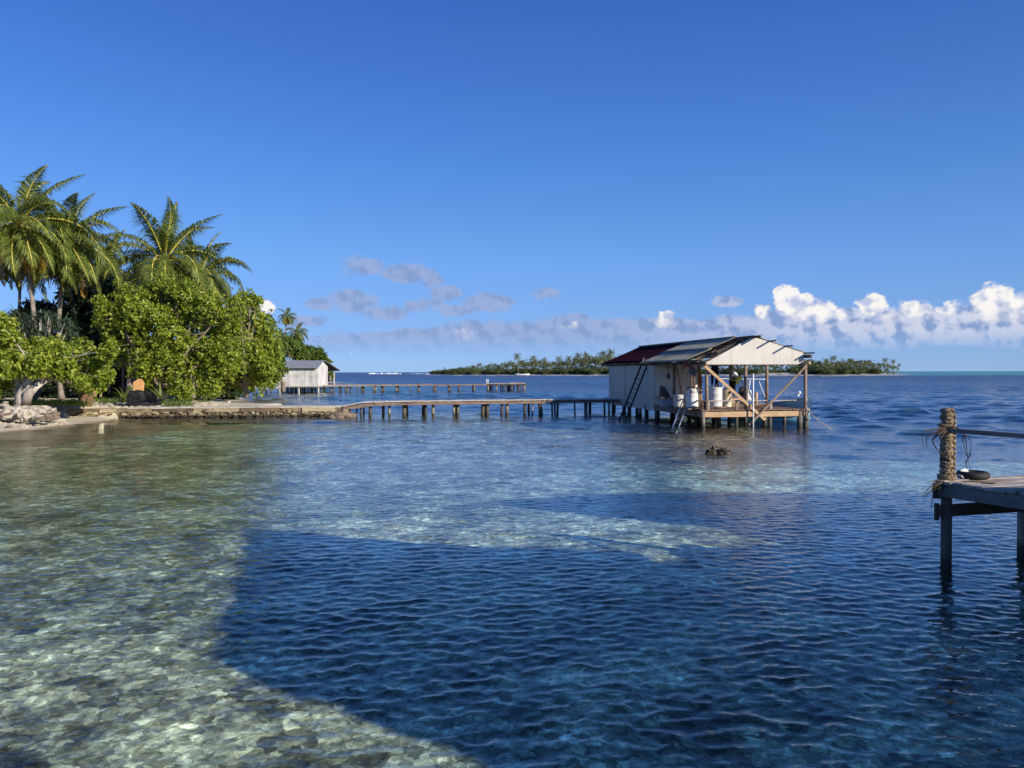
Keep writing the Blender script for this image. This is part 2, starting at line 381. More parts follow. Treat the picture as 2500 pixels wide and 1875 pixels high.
# the sand runs up out of the water on the left shore
me = mesh_np('sea_bed', np.stack([X, Y, ZZ], -1), Fq2, smooth=True)
ca = me.color_attributes.new('bed', 'FLOAT_COLOR', 'POINT')
ca.data.foreach_set('color', np.concatenate([C.reshape(-1, 3), np.ones((X.size, 1))], 1).astype(np.float32).ravel())
m, t = new_mat('sea_bed')
at = t.node('ShaderNodeAttribute', attribute_name='bed'); geo = t.node('ShaderNodeNewGeometry'); pos = geo.outputs['Position']
wob = t.noise(pos, 6.5, 3, 0.55)
pw = t.vmath('MULTIPLY_ADD', t.vmath('SUBTRACT', wob.outputs['Color'], (.5, .5, .5)).outputs[0], (0.30, 0.30, 0), pos).outputs[0]
vo = t.node('ShaderNodeTexVoronoi', {'Vector': pw, 'Scale': 8.5, 'Randomness': 1.0}, feature='F1')
vs = t.node('ShaderNodeSeparateXYZ', {0: vo.outputs['Color']})
vo2 = t.node('ShaderNodeTexVoronoi', {'Vector': pw, 'Scale': 2.1, 'Randomness': 1.0}, feature='F1'); vs2 = t.node('ShaderNodeSeparateXYZ', {0: vo2.outputs['Color']})
c1 = t.noise(pos, 1.3, 6, 0.65); c2 = t.noise(pw, 13.0, 4, 0.7); c3 = t.noise(pos, 0.35, 4, 0.6)
patch = t.ramp(c1.outputs['Fac'], [(0.36, 0.38), (0.45, 0.82), (0.55, 1.2), (0.66, 1.6)])
cell = t.ramp(vs.outputs[0], [(0.0, 0.45), (0.35, 0.75), (0.7, 1.1), (0.9, 1.55), (1.0, 1.95)])
cell2 = t.ramp(vs2.outputs[0], [(0.0, 0.45), (0.25, 0.8), (0.6, 1.05), (1.0, 1.45)])
fine = t.ramp(c2.outputs['Fac'], [(0.38, 0.6), (0.5, 1.0), (0.62, 1.5)])
edge = t.ramp(vo.outputs['Distance'], [(0.15, 1.1), (0.55, 0.6)])
mul = t.vmath('MULTIPLY', patch, fine).outputs[0]
for x_ in (cell, cell2, edge): mul = t.vmath('MULTIPLY', mul, x_).outputs[0]
big = t.ramp(c3.outputs['Fac'], [(0.35, 0.75), (0.65, 1.2)])
mul = t.vmath('MULTIPLY', mul, big).outputs[0]
col = t.vmath('MULTIPLY', at.outputs['Color'], mul).outputs[0]; col = t.vmath('MULTIPLY', col, (1.22, 1.24, 1.13)).outputs[0]
bp = t.node('ShaderNodeBump', {'Strength': 0.6, 'Distance': 0.06, 'Height': c1.outputs['Fac']})
p = t.node('ShaderNodeBsdfDiffuse', {'Color': col, 'Normal': bp.outputs[0]})
fin(t, p.outputs[0]); me.materials.append(m)
link('sea_bed', me, kind='structure')

# ------------------------------------------------------------------ land
def in_poly(px_, py_, poly):
    ins = np.zeros(px_.shape, bool); n = len(poly)
    for i in range(n):
        x1, y1 = poly[i]; x2, y2 = poly[(i+1) % n]
        c = ((y1 > py_) != (y2 > py_)) & (px_ < (x2-x1)*(py_-y1)/(y2-y1+1e-12)+x1); ins ^= c
    return ins
def dist_poly(px_, py_, poly):
    d = np.full(px_.shape, 1e9); n = len(poly)
    for i in range(n):
        x1, y1 = poly[i]; x2, y2 = poly[(i+1) % n]; dx, dy = x2-x1, y2-y1
        u = np.clip(((px_-x1)*dx+(py_-y1)*dy)/(dx*dx+dy*dy+1e-9), 0, 1)
        d = np.minimum(d, np.hypot(px_-x1-u*dx, py_-y1-u*dy))
    return d
def terrain(name, poly, step, hfun, mat, kind='structure'):
    xs = [p[0] for p in poly]; ys = [p[1] for p in poly]
    gx = np.arange(min(xs)-step*3, max(xs)+step*3, step); gy = np.arange(min(ys)-step*3, max(ys)+step*3, step)
    XX, YY = np.meshgrid(gx, gy, indexing='ij')
    s = dist_poly(XX, YY, poly)*np.where(in_poly(XX, YY, poly), 1, -1)
    ZZ = hfun(XX, YY, s); m, n = XX.shape
    i = np.arange(m-1)[:, None]*n; j = np.arange(n-1)[None, :]; a = (i+j).ravel()
    Fq = np.stack([a, a+n, a+n+1, a+1], 1)
    keep = ZZ.ravel()[Fq].max(1) > -0.55; Fq = Fq[keep]
    return link(name, mesh_np(name, np.stack([XX, YY, ZZ], -1), Fq, [mat], smooth=True), kind=kind)
shore = [(-75, 15), (-42, 27), (-29, 33), (-24.2, 34.6), (-22.9, 36.6), (-22.6, 40.2), (-22.9, 44.7), (-23.3, 46.4), (-17.0, 46.9), (-16.8, 49.2), (-17.8, 50.4), (-18.6, 55), (-20.3, 60),
         (-22.5, 66), (-27, 78), (-35, 97), (-47, 130), (-51, 150), (-50, 170), (-50, 195), (-45, 206), (-56, 215), (-75, 225), (-120, 240), (-200, 240), (-200, 10)]
def shore_h(X, Y, s):
    n = npnoise(X, Y, 0.8, 21)*0.05+npnoise(X, Y, 0.25, 22)*0.10
    bluff = smooth(44, 45.3, Y)*smooth(54, 50, Y)             # behind the sea wall the ground is level with its top
    slope = np.where(s < 0, s*0.10, np.minimum(s*0.085, 0.75)+0.3*smooth(6, 25, s))
    top = 0.62+0.45*smooth(3.5, 14, s)
    h = slope*(1-bluff)+np.where(s > 0.45, top, -1.0)*bluff
    yw = np.interp(X, [-27.2, -25.2, -23.4, -17], [45.0, 45.3, 45.95, 46.45]); wx = smooth(-29.5, -27.6, X)*smooth(-15, -16.5, X)
    h = np.where((Y < yw+.25), h*(1-wx)+np.minimum(h, 0.02+.065*s)*wx, np.where(Y < 54, np.maximum(h, -1+wx*1.62), h))
    ledge = (1-wx*(Y < yw+.25))*smooth(-24.6, -27.0, X)*smooth(33, 39.3, Y)*smooth(50, 44, Y)*0.42
    return h+ledge+n*smooth(-0.2, 1.5, s)
m, t = new_mat('beach_sand')
geo = t.node('ShaderNodeNewGeometry'); pos = geo.outputs['Position']; sp_ = t.node('ShaderNodeSeparateXYZ', {0: pos})
n1_ = t.noise(pos, 1.2, 5, 0.6); n2_ = t.noise(pos, 14, 3, 0.6); n3_ = t.noise(pos, 0.45, 4, 0.6)
zz = t.math('MULTIPLY_ADD', n1_.outputs['Fac'], 0.12, sp_.outputs[2])
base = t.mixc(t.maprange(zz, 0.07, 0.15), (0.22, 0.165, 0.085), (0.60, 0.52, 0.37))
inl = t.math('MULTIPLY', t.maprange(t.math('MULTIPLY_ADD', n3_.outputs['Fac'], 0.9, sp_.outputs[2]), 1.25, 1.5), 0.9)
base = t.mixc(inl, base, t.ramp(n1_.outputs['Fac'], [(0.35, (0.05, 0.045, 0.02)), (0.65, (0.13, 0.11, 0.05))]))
base = t.mixc(t.maprange(n2_.outputs['Fac'], 0.55, 0.75), base, (0.40, 0.35, 0.26))
bp = t.node('ShaderNodeBump', {'Strength': 0.5, 'Distance': 0.05, 'Height': n2_.outputs['Fac']})
p = t.node('ShaderNodeBsdfPrincipled', {'Base Color': base, 'Roughness': 0.9, 'Specular IOR Level': 0.15, 'Normal': bp.outputs[0]})
fin(t, p.outputs[0]); M_sand = m
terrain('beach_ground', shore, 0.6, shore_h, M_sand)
# island across the lagoon
isl = [W(1052, 909, 900), W(1120, 912, 760), W(1300, 914, 700), W(1500, 915, 660), W(1700, 915, 620), W(1850, 916, 590), W(2020, 916, 585), W(2150, 915, 620), W(2185, 912, 700), W(2198, 910, 790), W(2100, 909, 860), W(1600, 909, 900), W(1200, 909, 960)]
ip = [(p.x, p.y) for p in isl]
m, t = new_mat('island_sand')
geo = t.node('ShaderNodeNewGeometry'); n1_ = t.noise(geo.outputs['Position'], 0.08, 5, 0.65)
p = t.node('ShaderNodeBsdfPrincipled', {'Base Color': t.ramp(n1_.outputs['Fac'], [(0.40, (0.12, 0.11, 0.08)), (0.55, (0.60, 0.55, 0.44))]), 'Roughness': 0.9})
fin(t, p.outputs[0]); M_isand = m
terrain('island_ground', ip, 6.0, lambda X, Y, s: np.where(s < 0, s*0.08, np.minimum(s*0.07, 1.6)), M_isand)

# ------------------------------------------------------------------ foliage
# colours
M_broad = leafmat('broad_leaf', [(0.0, (0.045, 0.08, 0.012)), (0.3, (0.13, 0.19, 0.020)), (0.65, (0.31, 0.37, 0.04)), (1.0, (0.55, 0.54, 0.13))], 0.42, 0.40, (0.62, 0.70, 0.04))
M_broadd = leafmat('broad_leaf_dark', [(0.0, (0.04, 0.08, 0.014)), (0.5, (0.10, 0.16, 0.025)), (1.0, (0.22, 0.27, 0.05))], 0.3, 0.4, (0.25, 0.35, 0.03))
M_dark = leafmat('understory_leaf', [(0.0, (0.010, 0.022, 0.008)), (1.0, (0.035, 0.055, 0.018))], 0.15, 0.55, (0.08, 0.12, 0.02))  # near-black leaves, the shade behind the front trees put into the colour
M_palm = leafmat('palm_leaflet', [(0.0, (0.05, 0.08, 0.02)), (0.5, (0.12, 0.16, 0.032)), (1.0, (0.27, 0.29, 0.065))], 0.30, 0.38, (0.35, 0.40, 0.03))
M_palmy = leafmat('palm_leaflet_yellow', [(0.0, (0.16, 0.14, 0.02)), (0.5, (0.34, 0.22, 0.03)), (1.0, (0.40, 0.20, 0.03))], 0.3, 0.45, (0.6, 0.35, 0.03))
M_dead = leafmat('palm_leaflet_dead', [(0.0, (0.16, 0.11, 0.06)), (1.0, (0.34, 0.25, 0.16))], 0.15, 0.6, (0.4, 0.28, 0.12))
M_pand = leafmat('pandanus_leaf', [(0.0, (0.05, 0.085, 0.05)), (0.5, (0.10, 0.145, 0.09)), (1.0, (0.20, 0.25, 0.17))], 0.2, 0.35, (0.15, 0.25, 0.05))
M_rach = pbr('palm_rib', (0.48, 0.44, 0.08), (0.60, 0.50, 0.10), 6, 0.5, 0.4, 0.1)
M_ptr = pbr('palm_bark', (0.16, 0.13, 0.10), (0.34, 0.29, 0.24), 3, 0.9, 0.2, 0.7, 9, (1, 1, 4))
M_bark = pbr('pale_bark', (0.20, 0.17, 0.14), (0.55, 0.49, 0.43), 2.2, 0.85, 0.2, 0.8, 7, (1, 1, .5), c3=(0.05, 0.04, 0.035), s3=2.6, t3=(.58, .7), bdist=.05)
M_twig = pbr('twig_bark', (0.14, 0.11, 0.08), (0.30, 0.24, 0.18), 3, 0.9, 0.2, 0.5)
M_coco = pbr('coconut_husk', (0.22, 0.24, 0.04), (0.36, 0.24, 0.05), 5, 0.5, 0.4, 0.2)
M_ibush = leafmat('island_bush_leaf', [(0.0, (0.04, 0.055, 0.022)), (0.5, (0.09, 0.115, 0.04)), (1.0, (0.19, 0.20, 0.075))], 0.2, 0.6, (0.2, 0.25, 0.05))
M_ipalm = leafmat('island_palm_leaf', [(0.0, (0.07, 0.09, 0.03)), (0.5, (0.16, 0.17, 0.055)), (1.0, (0.32, 0.30, 0.11))], 0.2, 0.5, (0.35, 0.36, 0.08))

def unit(a): return a/(np.linalg.norm(a, axis=-1, keepdims=True)+1e-9)
def leaves_np(P, D, N, L, Wd, fold=0.25):
    """rhombic folded leaves: base P, direction D, normal N, length L, width Wd -> verts (n*5), tris"""
    S = unit(np.cross(D, N)); n = len(P); L = L[:, None]; Wd = Wd[:, None]
    mid = P+D*L*0.45
    a = mid+S*Wd*0.5+N*Wd*fold; b = mid-S*Wd*0.5+N*Wd*fold; tip = P+D*L-N*L*0.12
    V = np.stack([P, a, tip, b], 1).reshape(-1, 3); i = np.arange(n)[:, None]*4
    return V, np.concatenate([i+[[0, 1, 2]], i+[[0, 2, 3]]], 0)
def crown_leaves(clusters, n, size, r, inner=0.25, ros=7, droop=0.25, bias=None):
    cl = np.array([c[:3] for c in clusters]); ra = np.array([c[3:6] for c in clusters])
    w = (ra[:, 0]*ra[:, 2]); w = w/w.sum(); m = n//ros
    k = r.choice(len(cl), m, p=w); d = unit(r.normal(size=(m, 3)))
    rad = np.where(r.uniform(size=m) < inner, r.uniform(0.35, 0.8, m), r.uniform(0.82, 1.06, m))
    # lumpy outline: twigs push out or hold back in clumps
    lump = 1+0.30*np.sin(d[:, 0]*5+k*1.7)*np.sin(d[:, 2]*6+k)+0.14*np.sin(d[:, 1]*9+k*3)+0.10*r.normal(size=m)*(rad > .8)
    C = cl[k]+d*ra[k]*(rad*lump)[:, None]
    # drop rosettes buried deep inside other clusters
    keep = np.ones(m, bool)
    for j in range(len(cl)):
        q = np.linalg.norm((C-cl[j])/ra[j], axis=1); keep &= ~((q < 0.55) & (k != j) & (r.uniform(size=m) < 0.75))
    C = C[keep]; d = d[keep]; m = len(C)
    out = unit(d+r.normal(size=(m, 3))*0.35+np.array([0, 0, 0.25]))
    P = np.repeat(C, ros, 0); O = np.repeat(out, ros, 0); a = r.uniform(0, 2*np.pi, len(P))
    t1 = unit(np.cross(O, np.tile([0.3, 0.2, 1.0], (len(P), 1)))); t2 = np.cross(O, t1)
    side = t1*np.cos(a)[:, None]+t2*np.sin(a)[:, None]
    D = unit(side+O*r.uniform(-0.1, 0.7, len(P))[:, None]+np.array([0, 0, -1])*r.uniform(0, 2*droop, len(P))[:, None])
    N = unit(O+r.normal(size=O.shape)*0.35-D*0.1)
    N = unit(N-D*(N*D).sum(1, keepdims=True))
    P = P+side*size*0.12+O*r.normal(size=len(P))[:, None]*size*0.35
    L = size*r.uniform(0.65, 1.25, len(P))
    return leaves_np(P, D, N, L, L*r.uniform(0.62, 0.85, len(P)))
def limbs(mb, base, targets, r0, seed, split=0.35, up=0.4, wig=0.18):
    rr = random.Random(seed)
    for tg, rad in targets:
        b = Vector(base); tg = Vector(tg); d = tg-b; L = d.length
        pts = []; n = 9
        for i in range(n+1):
            s = i/n
            p = b+d*s+Vector((0, 0, 1))*(math.sin(s*math.pi)*L*0.10*up)
            if 0 < i: p += Vector((rr.uniform(-1, 1), rr.uniform(-1, 1), rr.uniform(-1, 1)))*L*0.035*wig*5*(s*0.8+0.2)*0.35
            pts.append(p)
        mb.tube(pts, [r0*rad*(1-0.82*(i/n))**1.0 for i in range(n+1)], 8, wob=0.10)
        for q in range(5):                       # twigs
            s = rr.uniform(0.45, 1.0); i = int(s*n); a = pts[i]
            e = a+Vector((rr.uniform(-1, 1), rr.uniform(-1, 1), rr.uniform(-.2, 1))).normalized()*L*rr.uniform(.12, .3)
            mid = (a+e)/2+Vector((rr.uniform(-1, 1), rr.uniform(-1, 1), rr.uniform(-1, 1)))*L*0.03
            rt = r0*rad*(1-0.82*s)*0.6
            mb.tube([a, mid, e], [rt, rt*.7, rt*.3], 5)
def pxc(lst, D, dd=0.0, depth=0.8):
    """crown lobes measured in the photograph at the tree's own distance, given real thickness in depth"""
    out = []; rr = random.Random(len(lst)*13+int(D))
    for (px, py, r) in lst:
        d = D+rr.uniform(-dd, dd); c = W(px, py, d); k = r/F*d; out.append((c.x, c.y, c.z, k, k*depth, k))
    return out
def broad_tree(name, label, base, clusters, n, size, mat, r0=0.2, group=None, bark=None, seed=1, cat='tree', trunk_mid=None, inner=.25, droop=.25):
    tr = thing(name, label, cat, base, 0, group)
    r = np.random.default_rng(seed)
    V, Fc = crown_leaves(clusters, n, size, r, inner=inner, droop=droop)
    link('crown', mesh_np('crown', V, Fc, [mat]), tr)
    mb = MB(); b = Vector(base); mid = Vector(trunk_mid) if trunk_mid else b+Vector((0, 0, 0.9))
    mb.tube([b-Vector((0, 0, .15)), b+(mid-b)*.35+Vector((.05, 0, 0)), mid, mid+(mid-b)*.15], [r0*1.35, r0*1.05, r0, r0*.8], 10, wob=.08)
    limbs(mb, mid, [((c[0], c[1], c[2]), 0.75) for c in clusters], r0, seed)
    mb.build('trunk', bark or M_twig, tr, smooth=True)
    return tr
def frond(r, az_, el0, L, droop, LL, nl, width=0.05, twist=0.0, wind=(0, 0, 0)):
    """returns rachis points and leaflet arrays for one pinnate frond starting at the origin"""
    n = 22; s = np.linspace(0, 1, n); pts = [np.zeros(3)]; wv_ = np.array(wind); curl = r.normal()*.45; roll = r.normal()*.35
    for i in range(1, n):
        e = el0-droop*(s[i]**1.35)
        aa = az_+curl*s[i]**2; h = np.array([math.sin(aa), math.cos(aa), 0.0])
        d = h*math.cos(e)+np.array([0, 0, 1])*math.sin(e)+wv_*s[i]
        pts.append(pts[-1]+unit(d)*L/(n-1))
    pts = np.array(pts); tan = unit(np.gradient(pts, axis=0))
    sl = np.linspace(0.10, 0.995, nl); out = []
    for side in (-1, 1):
        ss = np.clip(sl+r.uniform(-.006, .006, nl), 0, 1); idx = ss*(n-1); i0 = np.clip(idx.astype(int), 0, n-2); fr_ = (idx-i0)[:, None]
        P = pts[i0]*(1-fr_)+pts[i0+1]*fr_; T = tan[i0]
        B = unit(np.cross(T, np.tile([0, 0, 1.0], (nl, 1)))+1e-6)*side; U = unit(np.cross(B*side, T))
        lift = np.cos(twist)
        env = np.minimum(1, (ss+0.02)*3.2)*np.clip((1.04-ss)*1.9, 0.12, 1)
        l = LL*env*r.uniform(.85, 1.1, nl)
        fwd = 0.45+0.9*ss[:, None]**2
        D1 = unit(B*1.0+T*fwd+U*(0.28+roll*side)+r.normal(size=(nl, 3))*0.12)
        D2 = unit(D1*0.7+np.array([0, 0, -1.0])*(0.75+0.35*(1-ss[:, None]))+r.normal(size=(nl, 3))*0.16)
        w = width*(0.7+0.3*env)[:, None]
        m1 = P+D1*l[:, None]*0.45; tip = m1+D2*l[:, None]*0.55
        Wv = unit(np.cross(D1, U)+1e-6)*w*0.5
        out.append(np.stack([P-Wv*.5, P+Wv*.5, m1+Wv, m1-Wv, tip], 1))
    return pts, np.concatenate(out, 0)
def leaflet_faces(n, off):
    i = np.arange(n)[:, None]*5+off
    return i+np.array([[0, 1, 2, 3]]), i+np.array([[3, 2, 4]])
def palm(name, label, base, crown, L=4.4, nf=26, seed=1, nl=52, LL=0.85, group=None, old=5, dead=2, trunk_r=0.16, mats=None, simple=False, coco=True, width=0.055, wind=(0.10, 0.0, 0.0), bend=0.6, lowest=-1.15):
    r = np.random.default_rng(seed); base = Vector(base); crown = Vector(crown)
    root = thing(name, label, 'palm tree', base, 0, group)
    V = []; quads = []; tris = []; mi_q = []; mi_t = []; off = 0; rb = MB(); ga = 2.39996
    for i in range(nf):
        u = (i+0.5)/nf; e0 = math.radians(82)-(math.radians(82)-lowest)*u**0.85+r.uniform(-.12, .12); a = i*ga+r.uniform(-.25, .25)
        dr_x = 1; l = L*(0.62+0.38*math.sin(math.pi*min(1, u*0.75+0.22)))*r.uniform(.9, 1.08)
        dr_ = r.uniform(.75, 1.35)*(1.2+0.75*math.cos(e0))
        if e0 < -0.3: dr_ *= 0.5
        if e0 > 0.95: dr_ *= 0.62
        pts, lf = frond(r, a, e0, l, dr_, LL*r.uniform(.85, 1.1), nl, width, wind=wind)
        mat = 0
        if i >= nf-old: mat = 1
        if i >= nf-dead: mat = 2; lf = lf.copy(); lf[:, 4] += np.array([0, 0, -.25])
        o = np.array(crown)+np.array([math.sin(a), math.cos(a), 0])*0.12*trunk_r/.16
        lf = lf+o; V.append(lf.reshape(-1, 3)); q, t3 = leaflet_faces(len(lf), off); off += len(lf)*5
        quads.append(q); tris.append(t3); mi_q += [mat]*len(q); mi_t += [mat]*len(t3)
        if not simple or i % 2 == 0:
            step = 3 if not simple else 7
            P = [Vector(p+o) for p in pts[::step]]; k = len(P)
            rb.slot = 1 if mat == 2 else 0
            rb.tube(P, [0.052*(1-.85*j/(k-1))*(L/4.4)+.004 for j in range(k)], 5 if not simple else 3)
    mt = mats or [M_palm, M_palmy, M_dead]
    link('crown', mesh_np('crown', np.concatenate(V), [np.concatenate(quads), np.concatenate(tris)], mt, mi=mi_q+mi_t), root)
    rb.build('frond_ribs', [M_rach, M_dead], root, smooth=True)
    mb = MB(); d = crown-base; n = 12; pts = []
    for i in range(n+1):
        s = i/n; p = base+d*s; p.x -= math.sin(s*math.pi)*bend*d.length*0.06*(1 if d.x > 0 else -1); pts.append(p)
    pts[0].z -= 0.2
    mb.tube(pts, [trunk_r*(1.45-0.5*min(1, i/2.5)-0.15*i/n) for i in range(n+1)], 10, wob=.05); mb.build('trunk', M_ptr, root, smooth=True)
    if coco:
        cb = MB()
        for i in range(12):
            a = r.uniform(0, 6.28); rr_ = r.uniform(.2, .42); c = crown+Vector((math.sin(a)*rr_, math.cos(a)*rr_, r.uniform(-.55, -.05)))
            q = 0.11*r.uniform(.8, 1.2)
            cb.lathe([(0.02, -q*1.2), (q*.8, -q*.7), (q, 0), (q*.75, q*.8), (0.02, q*1.2)], c, 8)
        cb.build('coconuts', M_coco, root, smooth=True)['kind'] = 'stuff'
    return root
# ------------------------------------------------------------------ vegetation of the near shore
def WB(px, D, z): p = W(px, 900, D); return Vector((p.x, D, z))
NOCLIP = None
palm('coconut_palm', 'tallest coconut palm at the left edge with orange lower fronds and a hanging dead frond', WB(84, 50, .9), W(48, 548, 50), 5.6, 40, 3, 92, 1.35, width=.07, old=7, dead=2, group='coconut palms on the near shore', wind=(.22, 0, 0))
palm('coconut_palm', 'coconut palm just right of the tallest one, arching a frond over the open sky', WB(150, 53, .9), W(165, 590, 53), 5.2, 38, 5, 88, 1.3, width=.07, old=5, dead=1, group='coconut palms on the near shore', wind=(.26, 0, 0.03))
palm('coconut_palm', 'bushy coconut palm rising behind the big bright green tree, coconuts under its crown', WB(322, 56, .9), W(402, 632, 57), 5.9, 42, 21, 92, 1.4, width=.07, old=2, dead=1, group='coconut palms on the near shore', bend=.5, wind=(.09, 0, 0.03))
palm('coconut_palm', 'coconut palm farthest right above the bright green tree, fronds blown to the right', WB(470, 62, .9), W(490, 668, 62), 4.8, 32, 13, 74, 1.1, width=.085, old=3, dead=1, group='coconut palms on the near shore', wind=(.28, 0, 0.08))
palm('coconut_palm', 'dark coconut palm in the gap between the two palm groups', WB(262, 66, .9), W(262, 672, 66), 5.2, 34, 17, 70, 1.2, width=.08, old=1, dead=1, group='coconut palms on the near shore')
palm('coconut_palm', 'slender leaning coconut palm behind the tallest palm, pale trunk against the sky', WB(6, 60, .9), W(46, 610, 60), 4.4, 26, 23, 56, 1.0, width=.08, old=2, dead=2, trunk_r=.13, group='coconut palms on the near shore', bend=-.8)
palm('coconut_palm', 'tall thin coconut palm with a yellow crown, far along the shore', WB(697, 200, 1), W(701, 772, 200), 3.4, 22, 31, 24, 1.1, old=5, dead=2, trunk_r=.2, group='coconut palms on the far shore', simple=True, width=.16, mats=[M_palm, M_palmy, M_palmy])
palm('coconut_palm', 'thin leaning coconut palm right of the tall yellow crowned palm', WB(717, 190, 1), W(726, 812, 190), 3.8, 24, 33, 24, 1.1, old=2, dead=1, trunk_r=.18, group='coconut palms on the far shore', simple=True, width=.16)
palm('coconut_palm', 'far coconut palm just showing above the hedge of trees', WB(645, 120, 1), W(640, 800, 120), 3.6, 20, 35, 26, 1.0, old=2, dead=1, trunk_r=.2, group='coconut palms on the far shore', simple=True, width=.12)
palm('coconut_palm', 'low far coconut palm with drooping fronds above the hedge of trees', WB(690, 120, 1), W(678, 832, 120), 3.2, 18, 37, 24, 1.0, old=3, dead=1, trunk_r=.2, group='coconut palms on the far shore', simple=True, width=.12)

# big bright trees
cA = pxc([(292,800,52), (262,760,34), (330,745,58), (385,725,62), (440,740,64), (498,735,46), (330,820,66), (400,810,80), (480,805,78), (545,800,52), (352,885,42), (425,885,64), (505,880,58), (385,935,38), (445,942,30), (550,860,50), (395,690,26), (440,700,30), (250,732,20), (510,935,30), (560,745,34)], 52.5, 1.6); cA = [(a_, b_, c_-.25, d_*.88, e_*.88, f_*.86) for a_, b_, c_, d_, e_, f_ in cA]
broad_tree('sea_hibiscus_tree', 'biggest bright green broadleaf tree, below the palms by the sea wall', WB(388, 52.5, .9), cA, 35000, 0.225, M_broad, 0.20, seed=4, cat='tree', group='bright broadleaf trees on the shore')
cB = pxc([(560,800,46), (590,760,36), (630,800,46), (600,850,60), (570,905,44), (628,880,50), (640,918,28), (612,925,36), (650,850,34), (610,725,16), (585,730,18), (626,738,14), (652,900,22), (530,930,30)], 66, 2.5)
broad_tree('sea_hibiscus_tree', 'bright green broadleaf tree between the biggest tree and the grey boathouse', WB(600, 66, .8), cB, 22000, 0.25, M_broad, 0.2, seed=6, group='bright broadleaf trees on the shore')
cD = pxc([(640,860,32), (662,872,28), (668,900,26), (660,922,20), (640,905,32)], 84, 3)
broad_tree('sea_hibiscus_tree', 'green broadleaf tree touching the roof of the grey boathouse', WB(690, 84, .8), cD, 7000, 0.32, M_broadd, 0.2, seed=8, group='bright broadleaf trees on the shore')
for i, (l, D, lab) in enumerate([([(715,850,20), (735,862,18), (700,838,18)], 150, 'rounded dark green tree behind the ridge of the grey boathouse'),
                 ([(757,865,16), (775,868,15), (790,882,12)], 160, 'small green tree rising over the right end of the grey roof'),
                 ([(806,916,9), (798,922,8)], 205, 'low bush on the sand spit beside the grey boathouse post')]):
    broad_tree('shore_tree', lab, WB(l[0][0], D, .6), pxc(l, D, 3), 3500 if i < 2 else 900, 0.55, M_broadd, .25, seed=40+i, group='trees far along the shore', cat='tree')
# the twisted pale-trunked tree on the rock ledge
cC = pxc([(10,800,30), (5,850,38), (48,858,34), (28,893,30), (92,862,34), (138,852,28), (95,888,30), (150,872,36), (195,868,32), (230,876,24), (180,905,34), (222,912,28), (262,858,18), (258,925,18), (0,915,28), (-30,860,60), (-45,920,45), (212,938,18), (275,842,12), (158,895,28), (232,945,15), (194,930,18), (66,884,26), (128,892,26), (245,890,22)], 42, 1.2)
tr = thing('heliotrope_tree', 'low spreading tree with pale twisted trunks on the rocky ledge of the beach', 'tree', WB(55, 41.5, .95))
V, Fc = crown_leaves(cC, 23000, 0.215, np.random.default_rng(9), inner=.2)
link('crown', mesh_np('crown', V, Fc, [M_broad]), tr)
mb = MB(); T = lambda px, py, d=41.5: W(px, py, d)
mb.tube([T(50,990), T(53,965), T(62,945), T(74,928), T(84,912), T(100,895,41)], [.36, .30, .25, .20, .17, .10], 12, wob=.12)
mb.tube([T(62,985), T(70,962,41.2), T(86,944,41.5), T(106,932,41.8), T(126,923,42), T(150,928,42.2), T(176,934,42.4), T(196,930,42.6), T(210,920,42.8)], [.30, .24, .20, .18, .16, .13, .11, .09, .05], 12, wob=.12)
mb.tube([T(50,985), T(46,955,41.8), T(48,935,41.9), T(40,915,42), T(28,900,42.3), T(14,870,42.5)], [.30, .22, .19, .15, .11, .06], 10, wob=.14)
mb.tube([T(48,935,41.9), T(58,915,42), T(55,890,42.2), T(48,850,42.4)], [.15, .11, .08, .04], 8, wob=.1)
mb.tube([T(120,925,42), T(126,908,42.2), T(132,895,42.6), T(140,880,42.8)], [.09, .06, .05, .03], 8, wob=.12)
mb.tube([T(120,925,42), T(140,912,42.2), T(155,898,42.6)], [.07, .05, .03], 8, wob=.12)
mb.tube([T(84,912), T(72,900,41.6), T(70,880,41.8)], [.09, .07, .04], 7, wob=.1)
mb.tube([T(150,928,42.2), T(155,945,42.2), T(158,965,42.2)], [.04, .03, .025], 6, wob=.1)
limbs(mb, T(84,905), [((c[0], c[1], c[2]), .45) for c in cC[:14]], .14, 5)
mb.build('trunk', M_bark, tr, smooth=True)

# strap-leaved plants
def straps(name, label, centres, nper, L, Wd, mat, seed, base, cat='plant', group=None, up=0.5, curl=1.0, stems=True, smat=None):
    r = np.random.default_rng(seed); root = thing(name, label, cat, base, 0, group); V = []; q = []; off = 0; nseg = 5
    for c in centres:
        a = r.uniform(0, 6.28, nper); e = np.arcsin(np.clip(r.uniform(-.15, 1, nper)*(1-up)+up*r.uniform(.3, 1, nper), -1, 1)); l = L*r.uniform(.6, 1.1, nper)
        for k in range(nper):
            p = np.array(c, float)+r.normal(size=3)*0.04; h = np.array([math.sin(a[k]), math.cos(a[k]), 0]); s = np.array([h[1], -h[0], 0]); ee = e[k]
            rows = []
            for j in range(nseg+1):
                w = Wd*(1-(j/nseg)**2*0.92)*.5; rows += [p-s*w, p+s*w]
                ee -= curl*0.42*r.uniform(.6, 1.4)*(j/nseg+.2); p = p+(h*math.cos(ee)+np.array([0, 0, math.sin(ee)]))*l[k]/nseg
            V += rows; q += [[off+2*j, off+2*j+1, off+2*j+3, off+2*j+2] for j in range(nseg)]; off += 2*(nseg+1)
    link('leaves', mesh_np('leaves', np.array(V), np.array(q), [mat]), root)
    if stems:
        mb = MB(); b = Vector(base)
        for c in centres[::2]: mb.tube([b+Vector((0, 0, -.1)), (b+Vector(c))/2+Vector((.1, 0, .1)), Vector(c)], [.07, .05, .03], 6)
        mb.build('stem', smat or M_twig, root, smooth=True)
    return root
r_ = random.Random(3); cs = []
